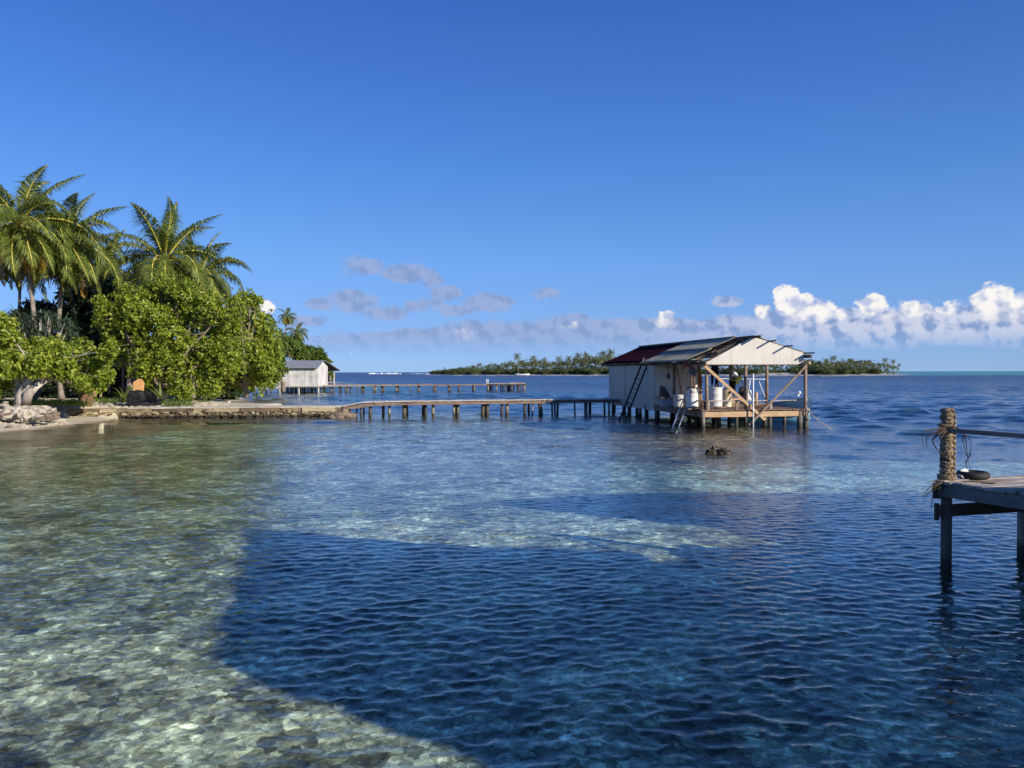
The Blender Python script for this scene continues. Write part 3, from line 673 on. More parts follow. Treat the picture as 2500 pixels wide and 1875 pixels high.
for i in range(62):
    px = r_.uniform(-30, 185); top = 744+abs(px-80)*0.40; py = r_.uniform(top, 850+abs(px-70)*.1); cs.append(tuple(W(px, py, r_.uniform(45, 48))))
straps('screw_pine', 'big dusty green screw pine with strap leaves behind the pale twisted tree', cs, 34, 1.0, 0.075, M_pand, 4, WB(80, 46.5, .95), 'tree', smat=M_bark)
for i, (px, py, D, L, n, lab, mat) in enumerate([
    (182, 962, 42.5, .8, 16, 'yellow green strap leaved plant left of the brown palm stump', 'y'),
    (303, 975, 47.0, 1.5, 20, 'young coconut seedling with fan of leaves in the middle of the shore clearing', 'y'),
    (392, 972, 48.0, 1.7, 15, 'young coconut seedling with stiff yellow stalks beside the black heap', 'y'),
    (255, 985, 47.0, .7, 10, 'small drooping seedling at the inner edge of the sea wall', 'g'),
    (120, 955, 44.0, .7, 26, 'dark strap plants in the shade under the pale twisted tree', 'g')]):
    p = W(px, py, D)
    straps('shore_plant', lab, [tuple(p)], n, L, .13 if L > 1 else .08, M_palm if mat == 'y' else M_pand, 60+i, (p.x, p.y, p.z-.1), 'plant', group='low plants on the shore', up=.75 if L > 1 else .5, curl=.7, stems=False)
# shaded understory bushes close the view behind the front trees
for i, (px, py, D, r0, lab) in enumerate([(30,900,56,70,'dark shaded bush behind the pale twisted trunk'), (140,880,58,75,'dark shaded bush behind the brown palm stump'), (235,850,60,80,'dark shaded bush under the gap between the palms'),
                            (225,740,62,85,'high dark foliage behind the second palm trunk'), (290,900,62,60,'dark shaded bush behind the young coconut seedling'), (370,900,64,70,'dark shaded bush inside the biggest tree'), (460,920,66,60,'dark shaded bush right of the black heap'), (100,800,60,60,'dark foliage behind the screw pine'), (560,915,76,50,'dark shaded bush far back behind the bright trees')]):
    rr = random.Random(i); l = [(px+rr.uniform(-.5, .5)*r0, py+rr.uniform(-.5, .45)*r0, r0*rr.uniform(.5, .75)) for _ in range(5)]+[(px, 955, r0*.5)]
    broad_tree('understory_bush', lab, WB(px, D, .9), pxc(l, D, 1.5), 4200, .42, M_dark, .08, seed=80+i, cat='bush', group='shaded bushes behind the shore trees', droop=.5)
# far shore greenery along the left behind the palms
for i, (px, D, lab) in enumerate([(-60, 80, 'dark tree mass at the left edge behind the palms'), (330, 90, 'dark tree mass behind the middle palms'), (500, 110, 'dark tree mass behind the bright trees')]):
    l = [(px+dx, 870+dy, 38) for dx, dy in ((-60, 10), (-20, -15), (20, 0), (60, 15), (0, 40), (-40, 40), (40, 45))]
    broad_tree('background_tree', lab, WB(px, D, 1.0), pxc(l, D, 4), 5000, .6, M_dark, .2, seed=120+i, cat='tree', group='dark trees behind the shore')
# ground cover along the inner edge of the clearing
r = np.random.default_rng(5); P = []
for px0, px1, D0, D1, z0, n in ((-40, 215, 43.0, 46.0, .98, 2600), (215, 470, 50, 54, .85, 1200), (395, 470, 47.9, 49.4, .68, 260), (480, 560, 51, 60, .45, 250)):
    D = r.uniform(D0, D1, n); px = r.uniform(px0, px1, n); P.append(np.stack([(px-1250)/F*D, D, np.full(n, z0)+r.uniform(-.12, .05, n)], 1))
P = np.concatenate(P); n = len(P); a = r.uniform(0, 6.28, n)
D_ = unit(np.stack([np.cos(a)*.7, np.sin(a)*.7, r.uniform(.3, 1.2, n)], 1)); N_ = unit(r.normal(size=(n, 3)))
V, Fc = leaves_np(P, D_, N_, r.uniform(.15, .40, n), r.uniform(.03, .07, n))
tag(link('ground_cover', mesh_np('ground_cover', V, Fc, [M_broadd])), 'scrubby grass and seedlings growing along the shaded edge of the shore', 'grass', kind='stuff')
# leaf litter and coral rubble on the sand
P = []
for px0, px1, D0, D1, n in ((-40, 560, 46.6, 56, 1500), (-60, 160, 37, 43, 300)):
    D = r.uniform(D0, D1, n); px = r.uniform(px0, px1, n); x = (px-1250)/F*D; P.append(np.stack([x, D], 1))
P = np.concatenate(P); s = dist_poly(P[:, 0], P[:, 1], shore)*np.where(in_poly(P[:, 0], P[:, 1], shore), 1, -1); P = P[s > 1.0]; s = s[s > 1.0]
hz = shore_h(P[:, 0], P[:, 1], s); mb = MB(); rr = random.Random(9)
for (x, y), z in zip(P, hz):
    q = rr.uniform(.03, .11); c = Vector((x, y, z+q*.2)); k = [Vector((rr.uniform(.6, 1.2)*q*sx, rr.uniform(.6, 1.2)*q*sy, sz*q*.6*rr.uniform(.6, 1))) for sx, sy, sz in ((-1,-1,-1),(1,-1,-1),(1,1,-1),(-1,1,-1),(-1,-1,1),(1,-1,1),(1,1,1),(-1,1,1))]
    mb.hexa([c+v for v in k])
M_coral = pbr('coral_rubble', (0.30, 0.26, 0.19), (0.62, 0.56, 0.46), 1.5, .9, .2, .5)
o = mb.build('coral_rubble', M_coral); tag(o, 'loose coral pebbles and litter scattered on the sand', 'rubble', kind='stuff')
# ------------------------------------------------------------------ timber, stone and paint
M_wl = pbr('light_timber', (0.38, 0.24, 0.13), (0.58, 0.40, 0.24), 2.5, .75, .25, .3, 12, (1, 1, 5), c3=(0.25, 0.15, 0.08), s3=1.3)
M_wd = pbr('dark_timber', (0.055, 0.038, 0.026), (0.14, 0.10, 0.07), 3, .85, .2, .5, 12, (1, 1, 3))
M_wm = pbr('weathered_timber', (0.17, 0.115, 0.08), (0.34, 0.25, 0.19), 3, .85, .2, .5, 12, (1, 1, 3), c3=(.08, .06, .045), s3=2)
M_wg = pbr('grey_planks', (0.26, 0.225, 0.20), (0.48, 0.43, 0.39), 2.5, .85, .2, .5, 9, (2, 2, 2), c3=(.14, .11, .09), s3=1.5)
M_deck = pbr('red_brown_deck_planks', (0.17, 0.10, 0.07), (0.36, 0.24, 0.17), 2.2, .8, .2, .4, 9, (3, .6, 1), c3=(.08, .06, .05), s3=1.2)
M_pile = None
m, t = new_mat('wet_pile'); geo = t.node('ShaderNodeNewGeometry'); sp_ = t.node('ShaderNodeSeparateXYZ', {0: geo.outputs['Position']})
nz_ = t.noise(geo.outputs['Position'], 2.5, 5, .6); hz_ = t.math('MULTIPLY_ADD', nz_.outputs['Fac'], 0.35, sp_.outputs[2])
rp = t.math('MULTIPLY_ADD', t.node('ShaderNodeObjectInfo').outputs['Random'], .5, t.math('MULTIPLY', nz_.outputs['Fac'], .6))
c_ = t.mixc(t.maprange(hz_, .28, .50), (0.035, 0.030, 0.018), t.ramp(rp, [(.2, (.04, .032, .025)), (.62, (.11, .085, .065)), (.9, (.34, .29, .22))]))
p = t.node('ShaderNodeBsdfPrincipled', {'Base Color': c_, 'Roughness': .75, 'Normal': t.node('ShaderNodeBump', {'Strength': .5, 'Distance': .03, 'Height': nz_.outputs['Fac']}).outputs[0]}); fin(t, p.outputs[0]); M_pile = m
m, t = new_mat('sea_wall_stone'); geo = t.node('ShaderNodeNewGeometry'); pos = geo.outputs['Position']; sp_ = t.node('ShaderNodeSeparateXYZ', {0: pos})
nz_ = t.noise(pos, 2.2, 6, .65); n2 = t.noise(pos, 9, 4, .6)
f_ = t.math('ADD', t.math('MULTIPLY', geo.outputs['Random Per Island'], .5), t.math('MULTIPLY', nz_.outputs['Fac'], .6))
c_ = t.ramp(f_, [(.25, (.07, .05, .032)), (.5, (.21, .155, .085)), (.75, (.42, .35, .21))])
c_ = t.mixc(t.maprange(t.math('MULTIPLY_ADD', n2.outputs['Fac'], .25, sp_.outputs[2]), .26, .46), (.05, .038, .024), c_)
c_ = t.mixc(t.maprange(n2.outputs['Fac'], .56, .72), c_, (.06, .045, .03))
p = t.node('ShaderNodeBsdfPrincipled', {'Base Color': c_, 'Roughness': .9, 'Normal': t.node('ShaderNodeBump', {'Strength': .9, 'Distance': .06, 'Height': nz_.outputs['Fac']}).outputs[0]}); fin(t, p.outputs[0]); M_stone = m
M_conc = pbr('pale_concrete', (0.42, 0.37, 0.29), (0.62, 0.56, 0.46), 1.2, .9, .2, .3, 8, c3=(.24, .19, .13), s3=1.7)
M_rock = pbr('beach_rock', (0.30, 0.255, 0.19), (0.54, 0.49, 0.40), 1.1, .9, .2, .7, 6, c3=(.20, .15, .11), s3=1.6, t3=(.55, .7), bdist=.05)
M_rockd = pbr('dark_beach_rock', (0.10, 0.08, 0.06), (0.26, 0.20, 0.15), 1.5, .9, .2, .8, 6, bdist=.05)
def painted(name, col, stain, amt=(.55, .75), streak=(6, 6, .5), rough=.65, seam=None):
    m, t = new_mat(name); tc = t.node('ShaderNodeTexCoord')
    v = t.vmath('MULTIPLY', tc.outputs['Object'], streak).outputs[0]
    n = t.noise(v, 1.0, 5, .6); n2 = t.noise(tc.outputs['Object'], .7, 4, .6)
    f = t.math('ADD', t.math('MULTIPLY', n.outputs['Fac'], .55), t.math('MULTIPLY', n2.outputs['Fac'], .45))
    c = t.mixc(t.maprange(f, *amt), col, stain)
    p = t.node('ShaderNodeBsdfPrincipled', {'Base Color': c, 'Roughness': rough, 'Specular IOR Level': .3}); fin(t, p.outputs[0]); MATS[name] = m; return m
M_wallw = painted('white_panel', (0.60, 0.56, 0.50), (0.46, 0.42, 0.36), (.42, .72))
M_wallg = painted('pale_painted_wall', (0.56, 0.51, 0.42), (0.40, 0.36, 0.30), (.45, .8), (5, 5, .3))
M_ply = painted('weathered_plywood', (0.66, 0.64, 0.60), (0.30, 0.28, 0.26), (.40, .68), (3.5, 3.5, .35), .85)
M_roofg = painted('grey_roofing', (0.40, 0.38, 0.29), (0.22, 0.21, 0.16), (.40, .62), (1.2, 3.0, 1.2), .85)
M_roofm = pbr('maroon_roofing', (0.022, 0.005, 0.012), (0.034, 0.009, 0.018), 1.5, .95, .05, .1)
M_alu = pbr('aluminium', (.6, .6, .6), (.7, .7, .7), 4, .35, .5, .05, metal=.8)
M_black = pbr('black_paint', (.012, .012, .014), (.03, .03, .032), 4, .5, .4, .1)
M_white = pbr('white_paint', (.72, .72, .72), (.82, .82, .80), 2, .45, .4, .05)
M_rope = pbr('pale_rope', (.45, .38, .26), (.62, .55, .42), 20, .9, .2, .5)
M_rubber = pbr('tyre_rubber', (.018, .018, .019), (.035, .035, .035), 6, .7, .3, .3)
M_blue = painted('blue_hull_paint', (0.022, 0.055, 0.115), (0.06, 0.09, 0.12), (.5, .8), rough=.4)
M_lblue = painted('light_blue_hull_paint', (0.22, 0.50, 0.66), (0.3, .45, .5), (.5, .8), rough=.4)

# ------------------------------------------------------------------ sea wall with its concrete path
sw = thing('sea_wall', 'low rough stone sea wall with a pale concrete path on top, running out from the beach', 'sea wall', (-20, 46.3, 0))
line = [(-27.2, 45.0), (-25.2, 45.3), (-23.4, 45.95), (-17.0, 46.45), (-10.25, 47.05)]
def along(line, s):
    acc = 0
    for (x0, y0), (x1, y1) in zip(line, line[1:]):
        L = math.hypot(x1-x0, y1-y0)
        if s <= acc+L or (x1, y1) == line[-1]:
            u = (s-acc)/L; d = Vector((x1-x0, y1-y0, 0))/L; return Vector((x0, y0, 0))+d*(s-acc), d
        acc += L
total = sum(math.hypot(b[0]-a[0], b[1]-a[1]) for a, b in zip(line, line[1:]))
rr = random.Random(5); mb = MB()
def lump(mb, c, d, nrm, sx, sy, sz, seed):
    me = rock_mesh('tmp', 1.0, seed, [], 2, (sx, sy, sz), .28, 1.7); b = len(mb.v)
    for v in me.vertices: mb.v.append(c+d*v.co.x+nrm*v.co.y+Vector((0, 0, v.co.z)))
    for p_ in me.polygons: mb.f.append([b+k for k in p_.vertices]); mb.m.append(0)
    bpy.data.meshes.remove(me)
for (z0, hh, wmin, wmax, o0, o1) in ((-.15, .26, .25, .7, .02, .16), (.17, .17, .18, .6, -.03, .10), (.36, .15, .15, .55, -.06, .05)):
    s = 0
    while s < total-.15:
        w = rr.uniform(wmin, wmax); c, d = along(line, min(total-.05, s+w*.5)); nrm = Vector((d.y, -d.x, 0))
        lump(mb, c+nrm*(rr.uniform(o0, o1)-.16)+Vector((0, 0, z0+rr.uniform(-.05, .06))), d, nrm, w*.62, .24, hh*rr.uniform(.7, 1.15), rr.randint(0, 999)); s += w*.86
s = 0
while s < total-.2:                       # broken upper slabs
    w = rr.uniform(.5, 2.6); w = min(w, total-s); a, d = along(line, s+.02); b, _ = along(line, s+w-.02); nrm = Vector((d.y, -d.x, 0)); o = nrm*rr.uniform(-.04, .07); bk = -nrm*.5; z0 = rr.uniform(.36, .44)
    j = lambda: Vector((rr.uniform(-.04, .04), rr.uniform(-.04, .04), rr.uniform(-.045, .02)))
    Z = lambda p, z: Vector((p.x, p.y, z))
    mb.hexa([Z(a+o, z0)+j(), Z(b+o, z0)+j(), Z(b+bk, z0), Z(a+bk, z0), Z(a+o, .63)+j(), Z(b+o, .63)+j(), Z(b+bk, .64), Z(a+bk, .64)]); s += w
mb.add([Vector((x, y+.22, -.6)) for x, y in line]+[Vector((x, y+.22, .5)) for x, y in line], [(i, i+1, i+1+len(line), i+len(line)) for i in range(len(line)-1)])
o = mb.build('stone_face', M_stone, sw); bv = o.modifiers.new('bevel', 'BEVEL'); bv.width = .035; bv.segments = 2
mb = MB()
for (x0, y0), (x1, y1) in zip(line[2:], line[3:]):
    d = Vector((x1-x0, y1-y0, 0)).normalized(); n = Vector((-d.y, d.x, 0)); L = math.hypot(x1-x0, y1-y0); k = int(L/1.9); 
    for i in range(k):
        e0_ = rr.uniform(.05, .20); a = Vector((x0, y0, 0))+d*(L*i/k+.006)+n*e0_; b = Vector((x0, y0, 0))+d*(L*(i+1)/k-.006)+n*(e0_+rr.uniform(-.06, .06)); w = n*(2.0 if x1 > -12 else 1.3); dz = rr.uniform(-.012, .012)
        up = Vector((0, 0, .58)); tp_ = Vector((0, 0, .675+dz))
        mb.hexa([a+up, b+up, b+w+up, a+w+up, a+tp_, b+tp_, b+w+tp_, a+w+tp_])
o = mb.build('path_slabs', M_conc, sw, bevel=.02)
# the slope of dark rubble at the wall's end under the boardwalk
for i, (px, py, D, s, lab) in enumerate([(838, 1012, 47.2, .55, 'dark rock heaped at the end of the sea wall under the boardwalk'), (822, 1013, 46.9, .4, 'flat dark rock in the water against the end of the sea wall'), (852, 1015, 47.3, .35, 'last dark rock beyond the end of the sea wall')]):
    p = W(px, py, D); o = link('rock', rock_mesh('rock', s, i+50, [M_rockd], 3, (1.6, 1, .6)), label=lab, cat='rock', group='rocks along the shore'); o.location = (p.x, p.y, .05)

# beach rocks
for i, (px, py, D, sx, sz, mt_, lab) in enumerate([
    (33, 1007, 38.8, .42, .36, 0, 'large pale boulder at the left of the beach rock row'), (56, 1013, 38.2, .20, .30, 0, 'upright slab leaning between the two big pale boulders'), (72, 1013, 38.6, .30, .27, 0, 'white pointed boulder right of the large pale one'),
    (84, 1004, 39.6, .26, .22, 0, 'cream boulder behind the white pointed one'), (98, 1008, 39.4, .24, .2, 0, 'small yellowish boulder in the middle of the rock row'), (106, 998, 40.2, .30, .17, 0, 'white boulder on top of the right rock heap'),
    (92, 1019, 38.4, .26, .12, 0, 'low stained rock at the front of the rock row'), (102, 1023, 38.0, .16, .10, 1, 'small dark rock on the sand in front of the row'), (116, 1018, 38.9, .34, .17, 1, 'broad brown rock at the right of the row'), (133, 1013, 40.0, .24, .18, 1, 'dark brown rock at the right end of the row'),
    (126, 1003, 40.6, .22, .16, 0, 'cream stone above the dark brown rocks'), (12, 1012, 38.6, .34, .10, 1, 'dark low rock at the left edge of the beach'), (-8, 1010, 38.8, .5, .22, 0, 'pale boulder cut by the left edge'), (48, 998, 40.2, .32, .14, 0, 'pale ledge rock under the twisted tree'), (75, 995, 40.6, .34, .11, 0, 'layered pale rock right of the twisted tree roots')]):
    o = link('rock', rock_mesh('rock', 1.0, i+3, [M_rockd if mt_ else M_rock], 3, (sx*1.15, sx, sz*1.2)), label=lab, cat='rock', group='rocks along the shore')
    p = W(px, py, D); o.location = p
for i in range(12):
    rr = random.Random(i+70); px = rr.uniform(-10, 50); py = 1003-rr.uniform(0, 22); D = 40+rr.uniform(0, 1.4); p = W(px, py, D); q = rr.uniform(.07, .17)
    o = link('rock', rock_mesh('rock', 1.0, i+33, [M_rock], 2, (q*1.6, q, q*.6)), label='flat pale rubble stone on the ledge left of the twisted tree', cat='rock', group='rubble stones on the ledge'); o.location = p
for i in range(22):
    rr = random.Random(i+170); px = rr.uniform(470, 640); D = rr.uniform(50.5, 58) if px < 600 else rr.uniform(50, 52); x = (px-1250)/F*D; q = rr.uniform(.08, .28)
    if x > -17.4: continue
    o = link('rock', rock_mesh('rock', 1.0, i+133, [M_rock if i % 3 else M_rockd], 2, (q*1.6, q, q*.6)), label='rubble stone on the sand behind the concrete path', cat='rock', group='rubble stones behind the path'); o.location = (x, D, .42 if D < 56 else .3)
# driftwood on the sand
dw = MB(); a = W(13, 1047, 36.6); b = W(29, 1046, 36.6); dw.tube([a, (a+b)/2+Vector((0, 0, .09)), b], [.05, .13, .06], 8, wob=.2); dw.build('driftwood', M_rockd, label='small dark lump of driftwood lying on the smooth sand at the waterline', cat='driftwood')
# concrete blocks standing in the shallows
cb = thing('concrete_block', 'old two part concrete block standing in the shallow water by the beach', 'concrete block', G0(255, 1047))
c = G0(247, 1047); mb = MB(Matrix.Translation(c) @ Matrix.Rotation(.3, 4, 'Z')); mb.hexa([(-.17,-.2,-.4),(.12,-.25,-.4),(.12,.2,-.4),(-.17,.2,-.4),(-.06,-.16,.26),(.12,-.22,.30),(.12,.16,.28),(-.06,.16,.26)]); mb.build('pale_half', pbr('block_yellow', (.42, .38, .22), (.60, .55, .40), 3, .9, .2, .6), cb, bevel=.03)
c = G0(264, 1046); mb = MB(Matrix.Translation(c) @ Matrix.Rotation(.2, 4, 'Z')); mb.hexa([(-.18,-.2,-.4),(.26,-.2,-.4),(.26,.2,-.4),(-.18,.2,-.4),(-.18,-.18,.28),(.22,-.18,.24),(.2,.18,.22),(-.18,.18,.26)]); mb.build('brown_half', M_stone, cb, bevel=.04)
# coral head breaking the surface
cp = G0(1752, 1105)
ch = thing('coral_rock', 'dark jagged coral rock breaking the surface in front of the boathouse', 'rock', cp)
for i, (dx, s, h) in enumerate([(-.30, .17, .16), (-.05, .2, .34), (.02, .26, .22), (.22, .16, .26), (.36, .12, .14), (-.14, .16, .2), (.12, .2, .18)]):
    o = link('coral_lump', rock_mesh('coral_lump', 1.0, i+90, [M_rockd if i % 2 else M_stone], 3, (s*.9, s*.9, h*.72), .6, 2.2), ch)
    for v in o.data.vertices: v.co += cp+Vector((dx, (i % 3)*.12-.1, .0))

# brown wrapped palm stump, posts, board, black heap and the open shelter in the clearing
st_ = thing('palm_stump', 'short thick palm stump with shaggy red brown leaf bases at the edge of the clearing', 'tree stump', W(208, 990, 44.5))
mb = MB(); b = W(208, 992, 44.5); tp_ = W(212, 930, 44.5); mb.tube([b+(tp_-b)*(i/8) for i in range(9)], [.36, .35, .36, .38, .36, .37, .38, .34, .22], 14, wob=.10); mb.build('trunk', pbr('stump_bark', (.10, .05, .035), (.34, .20, .13), 2.5, .95, .1, .9, 8, (1, 1, 6), bdist=.06), st_)
mb = MB(); rr = random.Random(2)
for i in range(60):
    a = rr.uniform(0, 6.28); s = rr.uniform(.1, .95); p = b+(tp_-b)*s+Vector((math.cos(a)*.34, math.sin(a)*.34, 0)); q = p+Vector((math.cos(a)*.12, math.sin(a)*.12, rr.uniform(.15, .4))); mb.tube([p, (p+q)/2+Vector((math.cos(a)*.05, math.sin(a)*.05, 0)), q], [.03, .02, .008], 4)
mb.build('leaf_bases', M_dead, st_)
for i, (px, w, y1, y0, lab) in enumerate([(232, .13, 932, 965, 'paler of the two timber posts behind the palm stump'), (246, .10, 934, 966, 'thin brown timber post beside the paler one')]):
    mb = MB(); a = W(px, y0+3, 47.5); c = W(px, y1, 47.5); mb.beam(a, c, w, w); mb.build('timber_post', M_wl, label=lab, cat='post', bevel=.008)
bd = thing('plywood_board', 'orange brown plywood board leaning among the trees', 'board', W(336, 958, 50)); mb = MB()
pts = [W(325, 957, 50), W(350, 956, 50), W(352, 935, 50.3), W(345, 925, 50.4), W(338, 925, 50.4), W(325, 933, 50.3)]; n = len(pts); off = Vector((0, .05, 0))
mb.add(pts+[p+off for p in pts], [tuple(range(n)), tuple(range(2*n-1, n-1, -1))]+[(i, i+n, (i+1) % n+n, (i+1) % n) for i in range(n)]); mb.build('panel', pbr('orange_ply', (.50, .26, .09), (.62, .35, .14), 2, .7, .3, .2), bd)
mb = MB(); mb.beam(W(324, 959, 49.95), W(352, 958, 49.95), .06, .10); mb.build('frame_rail', M_wd, bd)
hp = link('tarpaulin_heap', rock_mesh('tarpaulin_heap', 1.0, 77, [pbr('black_tarp', (.012, .013, .016), (.035, .037, .042), 3, .45, .4, .6, 8, bdist=.05)], 4, (1.35, .6, .62), .3, 1.6), label='heap under black tarpaulin between the seedlings at the sea wall', cat='tarpaulin'); hp.location = W(355, 975, 49.0)
sh = thing('open_shelter', 'dark open shelter with a timber beam behind the clearing', 'shelter', W(300, 960, 57)); mb = MB()
mb.beam(W(262, 893, 57), W(350, 888, 57), .2, .22); mb.build('roof_beam', M_wm, sh, bevel=.01)
mb = MB(); a, b2 = W(258, 890, 57), W(352, 885, 57); mb.hexa([a, b2, b2+Vector((0, 4, .7)), a+Vector((0, 4, .7)), a+Vector((0,0,.06)), b2+Vector((0,0,.06)), b2+Vector((0, 4, .76)), a+Vector((0, 4, .76))]); mb.build('roof', M_dead, sh)
for px in (266, 300, 346):
    mb = MB(); mb.beam(W(px, 962, 57.1), W(px, 893, 57.1), .12, .12); mb.build('post', M_wm, sh)
# tan-trunked palm trunk near the clearing is part of its palm; a grey trunk beside it
mb = MB(); mb.tube([W(316, 962, 51.5), W(317, 930, 51.5), W(320, 890, 51.6), W(319, 868, 51.8), W(310, 850, 52.2)], [.26, .20, .17, .15, .10], 10, wob=.06); mb.build('tree_trunk', M_ptr, label='leaning pale grey trunk in the clearing beside the orange board', cat='tree trunk', smooth=True)

# ------------------------------------------------------------------ main boardwalk
bw = thing('boardwalk', 'long weathered timber boardwalk from the sea wall to the big boathouse', 'boardwalk', (-3, 48, 0))
A0 = Vector((-10.5, 47.0, .70)); A1 = Vector((-9.35, 47.12, .94)); A2 = Vector((-6.6, 47.35, .99)); B0 = Vector((7.0, 49.6, 1.03)); wid = 1.25
def bw_pt(s):       # s 0..1 along the front edge
    seg = [(A0, A1), (A1, A2), (A2, B0)]; Ls = [(b-a).length for a, b in seg]; q = s*sum(Ls)
    for (a, b), L in zip(seg, Ls):
        if q <= L: return a+(b-a)*(q/L), (b-a).normalized()
        q -= L
    return B0.copy(), (B0-A2).normalized()
rr = random.Random(8); mb = MB(); N = 118
for i in range(N):
    p, d = bw_pt((i+.03)/N); p2, _ = bw_pt((i+.93)/N); n = Vector((-d.y, d.x, 0)).normalized(); e = rr.uniform(-.04, .05); z = Vector((0, 0, rr.uniform(-.008, .010)))
    a = p-n*(.08+e)+z; b = p2-n*(.08+e)+z; c = p2+n*(wid+rr.uniform(0, .08))+z; dd = p+n*(wid+rr.uniform(0, .08))+z; dn = Vector((0, 0, -.04))
    mb.hexa([a+dn, b+dn, c+dn, dd+dn, a, b, c, dd])
mb.build('deck_planks', pbr('bleached_planks', (.50, .44, .38), (.72, .66, .58), 2.0, .85, .2, .4, 9, c3=(.26, .20, .16), s3=1.6), bw)
for off, nm in ((0.02, 'stringer'), (wid-.06, 'stringer')):
    mb = MB()
    for i in range(9):
        p, d = bw_pt(i/9); p2, _ = bw_pt((i+1)/9-.001); n = Vector((-d.y, d.x, 0)).normalized(); dz = Vector((0, 0, -.155))
        mb.beam(p+n*off+dz+Vector((0, 0, rr.uniform(-.01, .01))), p2+n*off+dz, .07, .21)
    mb.build(nm, pbr('red_brown_timber', (.13, .085, .065), (.29, .21, .165), 2, .85, .2, .4, 9, (1, 1, 3), c3=(.3, .25, .2), s3=1.2, t3=(.6, .7)), bw, bevel=.01)
def pile(mb, x, y, zt, r, lean=0, seed=0, zb=-1.2):
    q = random.Random(seed); mb.tube([(x+lean*1.5+q.uniform(-.02, .02), y, zb), (x+lean*.7, y, 0.0), (x+q.uniform(-.02, .02), y, zt)], [r*1.05, r, r*.95], 9, wob=.05)
front = [(853,.07,0),(871,.06,1),(880,.08,0),(904,.12,0),(936,.10,1),(950,.09,0),(986,.14,0),(993,.12,1),(1033,.10,1),(1039,.09,0),(1057,.11,0),(1108,.08,0),(1113,.08,1),(1118,.10,0),(1179,.13,0),(1184,.07,1),(1190,.12,0),(1225,.10,0),(1238,.13,0),(1281,.11,0),(1290,.08,1),(1300,.06,0),(1319,.15,0),(1347,.07,0),(1354,.07,1),(1361,.09,0),(1403,.06,0),(1430,.13,0),(1441,.11,1),(1476,.08,0),(1487,.08,0),(889,.06,1)]
for i, (px, r, back) in enumerate(front):
    s_ = (px-845)/(1492-845); D = 47.15+s_*2.35+(1.1 if back else 0.12); x = (px-1250)/F*D
    mb = MB(); pile(mb, x, D, .78, r*.92, random.Random(i).uniform(-.05, .05), i); mb.build('pile', M_pile, bw, smooth=True)
# ------------------------------------------------------------------ big boathouse
TH = R_(9.3); O = Vector((9.3, 37.05, 0)); UU = Vector((math.cos(TH), math.sin(TH), 0)); VV = Vector((-math.sin(TH), math.cos(TH), 0))
MBH = Matrix.Translation(O) @ Matrix.Rotation(TH, 4, 'Z'); EYE = Vector((0, 0, H))
def PV(px, py, v):      # point of the plane v = const seen at a pixel, in the boathouse's own axes
    d = ray(px, py); k = (v-(EYE-O).dot(VV))/d.dot(VV); p = EYE+d*k-O; return p.dot(UU), p.z
def PU(px, py, u):
    d = ray(px, py); k = (u-(EYE-O).dot(UU))/d.dot(UU); p = EYE+d*k-O; return p.dot(VV), p.z
def LW(u, v, z): return O+UU*u+VV*v+Vector((0, 0, z))
bh = thing('boathouse', 'large unfinished boathouse on piles with white gable, grey and maroon roof', 'boathouse', O)
def B(): return MB(MBH)
UW = 5.35; RV = 6.6; LV_ = 15.7; ZD = .92
mb = B(); rr = random.Random(4); k = 0; u = -.02
while u < UW:
    mb.box(u, u+.135, -.06+rr.uniform(-.03, .03), RV+.2, ZD-.04+rr.uniform(-.006, .006), ZD+rr.uniform(-.006, .008)); u += .15
mb.box(0, UW, RV+.21, LV_, ZD-.04, ZD); mb.build('deck', M_deck, bh)
mb = B(); mb.box(.12, UW-.1, -.075, -.03, .56, .83); mb.build('front_beam', M_wl, bh, bevel=.008)
mb = B(); mb.box(-.06, -.02, -.05, 3.3, .57, .87); mb.box(-.065, -.02, 3.31, RV, .57, .87); mb.build('side_beam', M_wm, bh, bevel=.008)
mb = B(); mb.box(UW+.0, UW+.05, -.05, LV_, .58, .86); mb.build('side_beam', M_wm, bh, bevel=.008)
mb = B()
for v in (1.6, 3.3, 5, 6.7, 8.4, 10.1, 11.8, 13.5, 15.2): mb.box(0, UW, v-.05, v+.05, .66, .87)
mb.build('floor_joists', M_wd, bh)
# piles
pl = [(1717, -.02, .085), (1798, -.10, .07), (1880, -.06, .09), (1915, 1.6, .09), (1952, .0, .13), (1967, .25, .14), (1838, 3.4, .09), (1780, 3.3, .1), (1820, 5.0, .1)]
for i, (px, v, r) in enumerate(pl):
    u, _ = PV(px, 1030, v); mb = B(); pile(mb, u, v, .84 if v > -.05 else .57, r, 0, i+7); mb.build('pile', M_pile, bh, smooth=True)
for i, (u, v) in enumerate([(.1, v) for v in (3.3, 6.6, 8.2, 9.8, 11.4, 13, 14.6, 15.5)]+[(1.8, v) for v in (1.8, 5, 8.2, 11.4, 14.6)]+[(3.5, v) for v in (6.8, 9.8, 13)]+[(5.2, v) for v in (3.4, 6.7, 10, 13.2, 15.5)]):
    mb = B(); pile(mb, u+.15*math.sin(i*3), v, .84, .13, .03*math.sin(i*5), i+30); mb.build('pile', M_pile, bh, smooth=True)
mb = B(); mb.beam((.3, 2.0, -.2), (1.9, 4.6, .75), .05, .16); mb.build('cross_brace', M_wd, bh)
mb = B(); mb.beam((.2, 5.2, .7), (2.4, 6.4, .1), .05, .16); mb.build('cross_brace', M_wd, bh)
